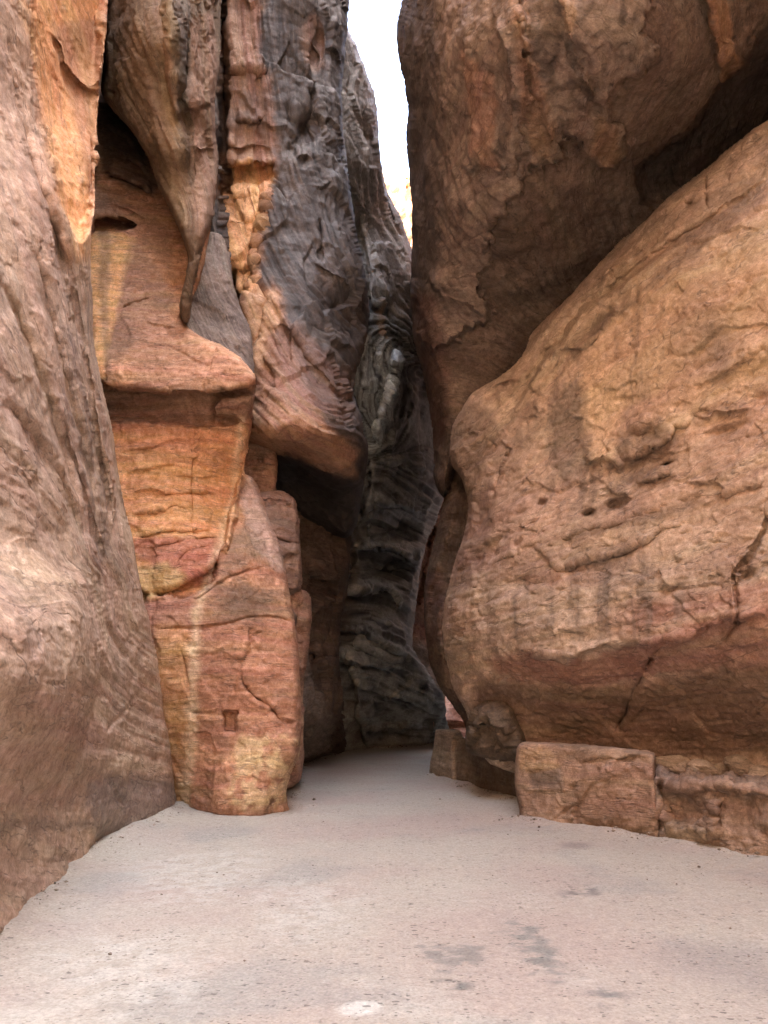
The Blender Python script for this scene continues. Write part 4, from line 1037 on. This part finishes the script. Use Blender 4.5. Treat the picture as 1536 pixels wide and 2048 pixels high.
def slit_rock():
    out = [(800, 1000), (860, 960), (930, 960), (930, 1330), (892, 1385), (889, 1500), (850, 1420), (820, 1300), (800, 1150)]
    ctrl = [(880, 1000, 29), (840, 1150, 28), (840, 1300, 27.5), (900, 1430, 30), (870, 1400, 28)]
    m = Mass(out, ctrl, seed=101, edge=None, jag=0)
    m.ledge([(845, 1010), (870, 1060), (850, 1150), (836, 1230)], 14, .5)
    m.ledge([(880, 990), (870, 1060), (850, 1120)], 14, .5)
    finish(m, [(176, 112, 84), (196, 132, 100), (160, 98, 70), (116, 86, 70)], dip=(.5, 0), big=.2, mid=.25, bed=.08, bedf=2, streak=.5)
    m.paint(m.zone([(820, 1300), (850, 1290), (890, 1400), (850, 1420)], 12, 10), (150, 128, 116), .7)
    m.paint(m.zone([(840, 1110), (830, 1200), (832, 1250), (822, 1240), (824, 1160)], 5, 5), (200, 130, 60), .7)
    m.build("orange_cliff_beyond", SAND, back=(.3, 1, 0), depth=3, inward=.3, label="narrow strip of orange rock in the slit beyond the bend", cat="cliff")

def gap_rock():
    out = [(690, 300), (760, 345), (778, 342), (790, 352), (802, 346), (812, 380), (818, 350), (860, 380), (880, 700), (700, 700)]
    m = Mass(out, [(770, 350, 62), (810, 360, 64), (790, 450, 58), (820, 500, 58), (760, 600, 56)], seed=103, edge=(10, 2), jag=3)
    finish(m, [(196, 120, 60), (224, 150, 80), (180, 100, 50), (150, 90, 60)], big=1.0, mid=1.0, bed=.6, bedf=.6, streak=.4)
    m.build("sunlit_cliff_top", SAND, back=(0, 1, 0), depth=10, inward=1, label="sunlit golden rock glimpsed in the sky gap", cat="cliff")

def lit_rock():
    m = Mass([(850, 1330), (900, 1300), (960, 1320), (960, 1500), (930, 1510), (850, 1510)], [(880, 1340, 37), (930, 1340, 36), (890, 1455, 34), (930, 1455, 34)], seed=107, edge=None, jag=0)
    m.ledge([(870, 1446), (900, 1444), (940, 1446)], 12, .5, jag=3)
    finish(m, [(196, 126, 96), (214, 150, 120), (180, 110, 80), (160, 100, 80)], big=.2, mid=.2, bed=.2, bedf=1.5, streak=.3)
    m.build("bright_rock_beyond", SAND, back=(0, 1, 0), depth=4, inward=.3, label="small bright pinkish-orange rock face low in the slit past the bend", cat="rock")
# ------------------------------------------------------------------ ground
FEET = [[(0, 1868), (60, 1815), (110, 1755), (180, 1702), (270, 1660), (352, 1617)], [(352, 1614), (460, 1614), (574, 1612)], [(574, 1612), (580, 1560), (600, 1530), (690, 1503), (866, 1490)],
        [(860, 1552), (940, 1574), (1034, 1603)], [(1042, 1638), (1180, 1658), (1320, 1680), (1440, 1698), (1536, 1718)]]
def ground_px(poly):
    return np.array([world_pt(x, y, 'z', 0)[:2] for x, y in poly])

def build_ground():
    xs = np.concatenate([np.linspace(-60, -5, 12)[:-1], np.arange(-5, 5.5, 0.035), np.linspace(5.5, 60, 12)])
    ys = np.concatenate([np.linspace(-60, 2, 16)[:-1], np.arange(2, 9, 0.025), np.arange(9, 14, .05), np.arange(14, 36, 0.12), np.linspace(36, 120, 16)])
    X, Y = np.meshgrid(xs, ys)
    P = np.stack([X, Y, np.zeros_like(X)], -1)
    n1 = fbm(P * 0.4, 3, 3); n2 = fbm(P * 1.5, 4, 4); n3 = fbm(P * 6, 3, 5)
    P[..., 2] = 0.03 * n1 + 0.014 * n2 + 0.005 * n3
    # sand banked against the foot of the walls
    for line in FEET:
        g = np.array([world_pt(x, y, 'z', 0)[:2] for x, y in line])
        lo, hi = g.min(0) - 1.2, g.max(0) + 1.2
        i0, i1 = np.searchsorted(xs, [lo[0], hi[0]]); j0, j1 = np.searchsorted(ys, [lo[1], hi[1]])
        sl = (slice(j0, j1), slice(i0, i1))
        d, _, _, _, _ = seg_dist(X[sl], Y[sl], catmull(g, 4, False), False)
        w = .16 * (1 + .7 * n2[sl])
        P[sl][..., 2] += (.05 + .04 * n2[sl]) * np.exp(-(d / np.maximum(w, .05)) ** 1.3)
    base, pink, pale, grey = srgb((190, 172, 155)), srgb((188, 162, 148)), srgb((212, 200, 186)), srgb((166, 156, 148))
    a = sstep(-.3, .4, fbm(P * .5 + 9, 3, 21) + .2 * n2)[..., None]
    col = base * (1 - a) + pink * a
    b = (sstep(.05, .5, fbm(P * .9, 4, 22) + .25 * n3) * sstep(9, 4.5, Y) * .45)[..., None]
    col = col * (1 - b) + pale * b
    b = (sstep(.15, .5, fbm(P * .7 + 40, 4, 23)) * .6)[..., None]
    col = col * (1 - b) + grey * b
    def stain(poly, c, a, feather=.05, jag=.12, sc=3.0, th=None):
        nonlocal col
        g = catmull(ground_px(poly), 5)
        wx = X + jag * fbm(P * sc, 3, 31); wy = Y + jag * fbm(P * sc, 3, 32)
        lo, hi = g.min(0) - .6, g.max(0) + .6
        i0, i1 = np.searchsorted(xs, [lo[0], hi[0]]); j0, j1 = np.searchsorted(ys, [lo[1], hi[1]])
        sl = (slice(j0, j1), slice(i0, i1))
        s, _, _ = sdf(wx[sl], wy[sl], g)
        m = sstep(-feather, feather, s)
        if th is not None:
            m = m * sstep(th - .1, th + .1, fbm(P[sl] * 4.5, 5, 33, gain=.62))
        m = (m * a)[..., None]
        col[sl] = col[sl] * (1 - m) + srgb(c) * m
    stain([(678, 2018), (700, 2008), (735, 2006), (762, 2010), (755, 2024), (720, 2033), (688, 2030)], (218, 210, 200), .75, .03, .03, 5)
    stain([(1000, 1850), (1060, 1850), (1110, 1900), (1140, 1960), (1080, 1950), (1040, 1900)], (128, 126, 121), .75, .08, .25, 5, -.05)
    stain([(860, 1890), (960, 1890), (970, 1930), (880, 1940)], (134, 126, 120), .7, .08, .25, 5, .0)
    stain([(870, 1960), (930, 1970), (920, 1990), (870, 1985)], (116, 114, 110), .85, .06, .1, 4, -.05)
    stain([(1135, 1772), (1190, 1770), (1200, 1790), (1140, 1792)], (124, 114, 110), .8, .08, .2, 4, .0)
    stain([(1130, 1686), (1170, 1686), (1178, 1696), (1130, 1697)], (150, 130, 122), .7, .1, .12, 3)
    stain([(1180, 1980), (1250, 1985), (1260, 2040), (1200, 2030)], (116, 114, 112), .8, .1, .15, 3, .05)
    stain([(1340, 1880), (1560, 1900), (1560, 1990), (1380, 1950)], (158, 146, 140), .6, .3, .2, 2)
    stain([(880, 1610), (1000, 1590), (1040, 1640), (960, 1640)], (196, 168, 150), .5, .3, .3, 2)
    for p in ([(150, 1880), (330, 1870), (420, 1960), (250, 2030), (120, 1960)], [(560, 1760), (720, 1780), (640, 1880), (500, 1850)], [(300, 1720), (520, 1700), (480, 1790), (300, 1810)]):
        stain(p, (214, 204, 194), .35, .3, .3, 2.5, .0)
    ny, nx = X.shape
    i = np.arange(ny * nx).reshape(ny, nx)
    Q = np.stack([i[:-1, :-1], i[:-1, 1:], i[1:, 1:], i[1:, :-1]], -1).reshape(-1, 4)
    m = bpy.data.materials.new("packed_sand")
    m.use_nodes = True
    nt = m.node_tree; nt.nodes.clear(); N = nt.nodes.new; Lk = nt.links.new
    out = N("ShaderNodeOutputMaterial"); bs = N("ShaderNodeBsdfPrincipled")
    bs.inputs["Roughness"].default_value = 0.9; bs.inputs["Specular IOR Level"].default_value = 0.15
    tc = N("ShaderNodeTexCoord")
    at = N("ShaderNodeAttribute"); at.attribute_name = "rock"
    def nz(scale, det=4, rough=0.55):
        n = N("ShaderNodeTexNoise"); n.inputs["Scale"].default_value = scale; n.inputs["Detail"].default_value = det
        n.inputs["Roughness"].default_value = rough
        Lk(tc.outputs["Object"], n.inputs["Vector"]); return n.outputs[0]
    def rg(v, a, b, c, d, smooth=False):
        n = N("ShaderNodeMapRange"); n.inputs[1].default_value = a; n.inputs[2].default_value = b
        n.inputs[3].default_value = c; n.inputs[4].default_value = d
        if smooth: n.interpolation_type = 'SMOOTHSTEP'
        Lk(v, n.inputs[0]); return n.outputs[0]
    def ma(op, a, b):
        n = N("ShaderNodeMath"); n.operation = op
        for k, v in ((0, a), (1, b)):
            if isinstance(v, (int, float)): n.inputs[k].default_value = v
            else: Lk(v, n.inputs[k])
        return n.outputs[0]
    med = nz(2.2, 6, 0.65); gr = nz(45, 5, 0.7); mid = nz(12, 5, .65)
    def pits(scale, lo, rmax, stretch):
        vo = N("ShaderNodeTexVoronoi"); vo.inputs["Scale"].default_value = scale
        mp = N("ShaderNodeMapping"); mp.inputs["Scale"].default_value = (stretch, 1.0, 1.0)
        no = N("ShaderNodeTexNoise"); no.inputs["Scale"].default_value = scale * 2; no.inputs["Detail"].default_value = 2
        Lk(tc.outputs["Object"], no.inputs["Vector"])
        sc = N("ShaderNodeVectorMath"); sc.operation = 'SCALE'; sc.inputs["Scale"].default_value = .5 / scale
        Lk(no.outputs["Color"], sc.inputs[0])
        ad = N("ShaderNodeVectorMath"); ad.operation = 'ADD'
        Lk(tc.outputs["Object"], ad.inputs[0]); Lk(sc.outputs[0], ad.inputs[1])
        Lk(ad.outputs[0], mp.inputs[0]); Lk(mp.outputs[0], vo.inputs["Vector"])
        sel = N("ShaderNodeSeparateColor"); Lk(vo.outputs["Color"], sel.inputs[0])
        rad = ma('MULTIPLY', rg(sel.outputs[0], lo, 1.0, 0.0, rmax), rg(med, .36, .56, .35, 1.0))
        return rg(ma('SUBTRACT', rad, vo.outputs["Distance"]), 0.0, 0.08, 0, 1, True)
    p1 = pits(20, .3, .36, .65); p2 = pits(42, .35, .4, .7)
    pit = ma('MAXIMUM', p1, p2)
    f = ma('MULTIPLY', rg(gr, .3, .7, .74, 1.2), rg(mid, .3, .7, .9, 1.1))
    f = ma('MULTIPLY', f, rg(pit, 0, 1, 1, .55))
    vm = N("ShaderNodeVectorMath"); vm.operation = 'SCALE'
    Lk(at.outputs["Color"], vm.inputs[0]); Lk(f, vm.inputs["Scale"]); Lk(vm.outputs[0], bs.inputs["Base Color"])
    b1 = N("ShaderNodeBump"); b1.inputs["Strength"].default_value = 0.6; b1.inputs["Distance"].default_value = 0.02
    Lk(ma('ADD', mid, ma('MULTIPLY', pit, -.7)), b1.inputs["Height"])
    b2 = N("ShaderNodeBump"); b2.inputs["Strength"].default_value = 0.5; b2.inputs["Distance"].default_value = 0.006
    Lk(gr, b2.inputs["Height"]); Lk(b1.outputs[0], b2.inputs["Normal"]); Lk(b2.outputs[0], bs.inputs["Normal"])
    Lk(bs.outputs[0], out.inputs[0])
    o = mesh_obj("path_ground", P.reshape(-1, 3), Q, m, None, col.reshape(-1, 3))
    tag(o, "pale pinkish packed sand floor winding through the gorge", "path", kind="structure")

# ------------------------------------------------------------------ the water-channel wall on the right
class Box(Mass):
    """solid bounded by a front plane standing on a traced ground line and a rough top at height h"""
    def __init__(self, outline, ga, gb, h, seed, batter=.06, edge=None, jag=1.5, top_rough=.05):
        self.ga, self.gb = world_pt(*ga, 'z', 0), world_pt(*gb, 'z', 0)
        super().__init__(outline, [(ga[0], ga[1], 'z', 0), (gb[0], gb[1], 'z', 0), (ga[0], ga[1] - 50, self.ga[1])], seed=seed, edge=None, jag=jag)
        d = ray(self.X, self.Y)
        e = self.gb - self.ga
        n = np.array([e[1], -e[0], 0]); n /= np.linalg.norm(n)
        if n[1] > 0: n = -n
        n = n + np.array([0, 0, batter]); 
        o = np.array([0, 0, EYE])
        tf = ((self.ga - o) @ n) / (d @ n)
        q = np.stack([self.X / 60, self.Y / 60, np.full_like(self.X, seed)], -1)
        tt = (h - EYE + top_rough * fbm(q, 4, seed + 3)) / np.minimum(d[..., 2], -.012)
        k = .05                                    # rounded arris
        mx = np.maximum(tf, tt); mn = np.minimum(tf, tt)
        self.t = mx + k * np.log1p(np.exp(-(mx - mn) / k))
        if edge:
            w, R = edge
            qq = 1 - np.clip(self.sd / w, 0, 1)
            self.t = self.t + R * (1 - np.sqrt(np.clip(1 - qq * qq, 0, 1)))
        self.base_pts()

def stone_mesh(seed, flat=.6):
    r = np.random.default_rng(seed)
    nu, nv = 14, 9
    u = np.linspace(0, 2 * math.pi, nu, endpoint=False); v = np.linspace(.18, math.pi - .18, nv)
    U, Vv = np.meshgrid(u, v)
    D = np.stack([np.cos(U) * np.sin(Vv), np.sin(U) * np.sin(Vv), np.cos(Vv)], -1).reshape(-1, 3)
    D = np.vstack([D, [[0, 0, 1], [0, 0, -1]]])
    pl = r.normal(size=(11, 3)); pl /= np.linalg.norm(pl, axis=1)[:, None]
    di = r.uniform(.62, 1.0, 11)
    dd = D @ pl.T
    rad = np.min(np.where(dd > .05, di / np.maximum(dd, .05), 9), axis=1)
    rad = np.minimum(rad, 1.15)
    V = D * rad[:, None] * np.array([1, .8, flat])
    i = np.arange(nu * nv).reshape(nv, nu); j = np.roll(i, -1, 1)
    Q = np.stack([i[:-1], i[1:], j[1:], j[:-1]], -1).reshape(-1, 4)
    T = np.concatenate([np.stack([i[0], j[0], np.full(nu, nu * nv)], -1), np.stack([j[-1], i[-1], np.full(nu, nu * nv + 1)], -1)])
    return V, [Q, T]

def stone(name, px, py, z, size, seed, c, label, cat, group, flat=.6, rot=0):
    V, Fq = stone_mesh(seed, flat)
    V = V * size
    V[:, 2] += -V[:, 2].min() - .08 * size
    p = world_pt(px, py, 'z', z)
    V = V + .06 * size * fbm(V / size * 2 + seed, 3, seed)[:, None]
    col = np.tile(srgb(c), (len(V), 1)) * (1 + .25 * fbm(V / size * 1.5, 3, seed + 5))[:, None]
    o = mesh_obj(name, V, Fq, SAND, None, col, smooth=False)
    o.location = tuple(float(q) for q in p); o.rotation_euler = (0, 0, rot)
    tag(o, label, cat, group)
    return o

def channel_wall():
    BR = [(160, 116, 88), (178, 134, 102), (146, 102, 76), (136, 104, 84)]
    # large squared block
    m = Box([(1030, 1560), (1034, 1500), (1042, 1487), (1060, 1484), (1120, 1487), (1200, 1493), (1300, 1502), (1312, 1512), (1313, 1545), (1318, 1590), (1318, 1720), (1200, 1720), (1044, 1680), (1040, 1620)], (1042, 1636), (1320, 1678), .96, 301, edge=(9, .35))
    m.ledge([(1160, 1530), (1200, 1512), (1230, 1518), (1265, 1508), (1300, 1514)], 16, .07, jag=6, soft=2)
    m.ledge([(1130, 1660), (1150, 1620), (1180, 1575), (1240, 1545)], 40, .08, jag=10, soft=3)
    m.crack([(1110, 1640), (1140, 1618), (1160, 1606)], 2.5, .05)
    m.ledge([(1046, 1540), (1100, 1538), (1130, 1530)], 14, .04, jag=4, soft=2)
    m.ledge([(1046, 1580), (1080, 1582), (1126, 1580)], 16, .04, jag=4, soft=2)
    m.push(-.07 * m.zone([(1170, 1540), (1300, 1530), (1310, 1660), (1240, 1650), (1160, 1640)], 10, 18))
    finish(m, BR, big=.02, mid=.03, bed=.012, fine=.012, plate=.012, streak=.4)
    m.paint(m.zone([(1042, 1500), (1090, 1495), (1120, 1530), (1050, 1545)], 8, 8), (196, 148, 96), .7)
    m.paint(m.zone([(1060, 1545), (1120, 1535), (1128, 1580), (1070, 1580)], 8, 7), (122, 98, 84), .75)
    m.paint(m.zone([(1046, 1585), (1120, 1580), (1110, 1640), (1050, 1630)], 10, 10), (178, 134, 106), .6)
    m.paint(m.zone([(1160, 1545), (1310, 1520), (1316, 1680), (1150, 1660)], 16, 16), (156, 110, 82), .6)
    m.build("channel_block", SAND, back=(.5, 1, 0), depth=1.3, inward=.05, rings=3, label="large squared sandstone block ending the low wall beside the path on the right", cat="stone block")
    # broken lower stretch
    m = Box([(1306, 1535), (1340, 1522), (1400, 1512), (1470, 1505), (1560, 1500), (2060, 1500), (2060, 1900), (1500, 1760), (1310, 1720)], (1316, 1677), (1536, 1716), .66, 307, top_rough=.16, jag=3)
    m.ledge([(1330, 1665), (1345, 1650), (1400, 1660), (1420, 1680)], 20, .10, jag=6, soft=2, flip=True)
    m.ledge([(1320, 1572), (1380, 1580), (1440, 1575), (1500, 1588), (1560, 1585)], 22, .12, jag=10, soft=3)
    m.crack([(1318, 1560), (1324, 1610), (1316, 1680)], 4, .18)
    m.ledge([(1440, 1680), (1430, 1630), (1450, 1590)], 30, .1, jag=10, soft=3)
    m.push(.12 * m.zone([(1330, 1600), (1400, 1590), (1420, 1640), (1350, 1650)], 12, 10))
    m.relief(.05 * fbm(m.P * 4, 4, 3071))
    finish(m, [(150, 112, 88), (170, 130, 104), (138, 100, 76), (130, 102, 86)], big=.04, mid=.08, bed=.02, fine=.02, plate=.02, streak=.4)
    m.paint(m.zone([(1300, 1500), (2060, 1490), (2060, 1590), (1400, 1562), (1316, 1560)], 10, 12), (168, 132, 112), .6)
    m.paint(m.zone([(1330, 1650), (1400, 1660), (1420, 1682), (1350, 1680)], 8, 8), (186, 150, 120), .7)
    m.build("broken_channel_wall", SAND, back=(.5, 1, 0), depth=1.2, inward=.05, rings=3, label="crumbling low rock wall running to the right edge of the picture", cat="wall")
    # farther stretch in shadow
    m = Box([(858, 1548), (866, 1500), (870, 1464), (880, 1458), (918, 1460), (930, 1475), (960, 1484), (1060, 1492), (1080, 1660), (1000, 1640), (870, 1600)], (860, 1551), (1032, 1602), .92, 311, edge=(4, .12))
    m.push(.22 * m.zone([(914, 1470), (1080, 1480), (1080, 1640), (925, 1620), (912, 1560)], 4, 3))
    m.ledge([(925, 1508), (980, 1512), (1040, 1515)], 14, .08, jag=5, soft=2)
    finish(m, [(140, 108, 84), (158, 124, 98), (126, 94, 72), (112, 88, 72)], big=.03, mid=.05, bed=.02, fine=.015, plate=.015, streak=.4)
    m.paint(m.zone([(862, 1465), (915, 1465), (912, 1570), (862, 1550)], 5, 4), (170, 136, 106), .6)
    m.paint(m.zone([(925, 1480), (1080, 1480), (1080, 1640), (925, 1620)], 8, 6), (110, 84, 62), .7)  # recessed stretch painted darker for the shadow behind the block
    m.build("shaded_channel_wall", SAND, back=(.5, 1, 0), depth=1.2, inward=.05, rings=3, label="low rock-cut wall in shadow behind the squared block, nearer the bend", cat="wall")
    # rounded knob above it
    m = Mass([(930, 1470), (938, 1430), (955, 1405), (985, 1396), (1015, 1404), (1036, 1430), (1050, 1470), (1055, 1520), (990, 1520), (935, 1510)], [(940, 1440, 13.9), (985, 1430, 13.1), (1040, 1440, 13.0), (990, 1500, 13.15), (985, 1400, 13.7)], seed=317, edge=(22, .5), jag=1.2)
    m.ledge([(935, 1456), (960, 1450), (990, 1456), (1030, 1462)], 16, .16, jag=5, soft=3)
    finish(m, [(104, 80, 60), (122, 94, 70), (92, 72, 55), (84, 68, 56)], facet=[((2, 2, 2.5), .12), ((5, 5, 6), .04)], big=.05, mid=.05, bed=.03, bedf=4, streak=.3)
    m.build("rounded_rock_knob", SAND, back=(.5, 1, 0), depth=1.2, inward=.3, label="rounded brown rock knob on the shaded wall under the tan cliff", cat="rock")

def loose_stones():
    sp = [(1322, 1542, .20, 1), (1345, 1548, .24, 2), (1370, 1553, .17, 3), (1335, 1530, .14, 4), (1385, 1545, .12, 5), (1405, 1556, .2, 6), (1436, 1553, .15, 7), (1360, 1535, .13, 8), (1490, 1556, .26, 9), (1522, 1566, .18, 10)]
    lab = ["pale wedge of stone against the block's broken corner", "largest pale stone in the heap beside the squared block", "small pale stone at the right end of the heap on the wall", "small stone at the back of the heap by the block", "tiny stone behind the heap on the broken wall",
           "rounded stone just right of the heap on the wall", "small loose stone midway along the broken wall top", "small stone on top of the pale heap", "broad flat stone on the wall near the right edge", "stone at the right edge of the broken wall top"]
    for k, (x, y, s, sd) in enumerate(sp):
        stone("loose_stone", x, y, .62, s, 400 + sd, (184, 152, 130), lab[k], "stone", "loose stones on the broken wall", .55, rot=sd * 1.3)
    pb = [(315, 1648, .05, "flat pebble on the sand just below the orange pillar's left corner"), (96, 1765, .026, "upper of two small pebbles by the left wall's foot"), (66, 1818, .026, "lower of two small pebbles by the left wall's foot"),
          (220, 1910, .022, "dark pebble alone on the pale sand at lower left"), (588, 1592, .04, "whitish stone chip by the orange pillar's right foot"), (1078, 1655, .03, "small pebble at the left foot of the squared block"),
          (1398, 1735, .026, "pebble on the path in front of the broken wall"), (880, 1600, .035, "pebble on the path before the shaded low wall"), (250, 1668, .03, "pebble at the left wall's foot near the pillar")]
    for k, (x, y, s, lb) in enumerate(pb):
        stone("pebble", x, y, 0.0, s * .65, 500 + k, (206, 192, 180) if k == 4 else (140, 114, 100), lb, "pebble", "pebbles on the path", .6, rot=k * 2.1)

def gravel():
    """loose grit and rock chips gathered along the foot of the walls"""
    r = np.random.default_rng(77)
    Vs, Ts, Cs, n = [], [], [], 0
    base, Fq = stone_mesh(900, .6)
    oct_v = np.array([[1, 0, 0], [0, 1, 0], [-1, 0, 0], [0, -1, 0], [0, 0, .7], [0, 0, -.5]], float)
    oct_t = np.array([[0, 1, 4], [1, 2, 4], [2, 3, 4], [3, 0, 4], [1, 0, 5], [2, 1, 5], [3, 2, 5], [0, 3, 5]])
    def put(x, y, z, s):
        nonlocal n
        a = r.uniform(0, 6.28); c, sn = math.cos(a), math.sin(a)
        v = oct_v * r.uniform(.6, 1.25, (6, 3)) * s * np.array([1, r.uniform(.6, 1), r.uniform(.5, .9)])
        v = np.stack([v[:, 0] * c - v[:, 1] * sn, v[:, 0] * sn + v[:, 1] * c, v[:, 2]], -1) + np.array([x, y, z + .2 * s])
        Vs.append(v); Ts.append(oct_t + n); n += 6
        Cs.append(np.tile(srgb((150, 120, 100)) * r.uniform(.55, 1.25), (6, 1)))
    for k, line in enumerate(FEET):
        g = catmull(np.array([world_pt(x, y, 'z', 0)[:2] for x, y in line]), 6, False)
        L = np.concatenate([[0], np.cumsum(np.linalg.norm(np.diff(g, axis=0), axis=1))])
        for q in range(int(L[-1] * 55)):
            u = r.uniform(0, L[-1])
            if noise(np.array([[u * 1.1, k * 5.0, .5]]))[0] < -.15: continue
            x, y = np.interp(u, L, g[:, 0]), np.interp(u, L, g[:, 1])
            e = abs(r.normal(0, .16)) ; side = 1 if k < 3 else -1
            s = min(.005 + r.exponential(.008), .045) * (.6 if k == 0 else 1)
            put(x + side * e * .9, y - e * .5, max(0, .045 * math.exp(-e / .15)) + .02, s)
    for q in range(500):
        y = r.uniform(3.2, 12); x = r.uniform(-2.4, 3.2) * min(1, y / 6)
        put(x, y, .005, min(.003 + r.exponential(.003), .014))
    o = mesh_obj("gravel", np.concatenate(Vs), np.concatenate(Ts), SAND, None, np.concatenate(Cs), smooth=False)
    tag(o, "small loose chips and grit scattered on the path and along wall feet", "gravel", kind="stuff")
# ------------------------------------------------------------------ the gorge beyond the frame
def cliff_sheet(name, plan, z0, z1, lean, back, seed, label, step=0.5):
    """a weathered cliff standing on a plan line, with its plateau running back from the rim"""
    p = catmull(plan, 8, False)
    d = np.concatenate([[0], np.cumsum(np.linalg.norm(np.diff(p, axis=0), axis=1))])
    s = np.arange(0, d[-1], step)
    px, py = np.interp(s, d, p[:, 0]), np.interp(s, d, p[:, 1])
    z = np.concatenate([np.arange(z0, z1, step), [z1] * 4])
    k = np.concatenate([np.zeros(len(z) - 4), [2, 6, 12, 20]])
    S, Z = np.meshgrid(np.arange(len(s)), np.arange(len(z)))
    P = np.stack([px[S], py[S], z[Z]], -1)
    n = np.array(back, float)
    P = P + n * (k[Z] + lean * (z[Z] - z0))[..., None]
    q = P.copy()
    h = 1.1 * fbm(q * .13, 3, seed) + .5 * fbm(q * np.array([.5, .5, .25]), 4, seed + 1) + .2 * layers(q, 1.2, seed=seed + 2)
    P = P + n * h[..., None]
    L = layers(q, 1.5, seed=seed + 3)
    a = sstep(-.5, .5, L + .4 * fbm(q * .8, 3, seed + 4))[..., None]
    b = sstep(.1, .6, streaks(q, 1.0, seed + 5))[..., None]
    col = (srgb((160, 110, 84)) * (1 - a) + srgb((190, 138, 104)) * a) * (1 - .5 * b) + srgb((112, 86, 74)) * .5 * b
    ny, nx = S.shape
    i = np.arange(ny * nx).reshape(ny, nx)
    Q = np.stack([i[:-1, :-1], i[:-1, 1:], i[1:, 1:], i[1:, :-1]], -1).reshape(-1, 4)
    o = mesh_obj(name, P.reshape(-1, 3), Q, SAND, None, col.reshape(-1, 3))
    tag(o, label, "cliff", kind="structure")

def surroundings():
    cliff_sheet("gorge_rim_left", [(16, -34), (6, -26), (-3, -18), (-5.5, -9), (-5.6, -2), (-5.2, 3), (-5.6, 8), (-6.5, 14), (-5, 20), (-5, 30), (-3.5, 45)], -.5, 40, .05, (-1, 0, 0), 201, "unseen tall sandstone wall on the left, bent to cut light from behind")  # gorge wall out of view; its rear bend is shaped to cut frontal light
    cliff_sheet("gorge_rim_right", [(24, -20), (14, -16), (8, -10), (6.6, -4), (5.6, 3), (6.2, 8), (6.5, 14), (5.5, 20), (4.5, 27), (7, 36), (9, 48), (8, 56)], -.5, 40, .03, (1, 0, 0), 211, "unseen tall sandstone wall on the right, raised to shade the path")  # unseen wall, made high and bent behind to keep sun and frontal light out
surroundings()
build_ground()
near_left(); buttress(); fin(); grey_slab(); mid_cliff(); blocks(); far_wall()
overhang(); right_wall(); right_flank(); slit_rock(); gap_rock(); lit_rock()
channel_wall(); loose_stones(); gravel()
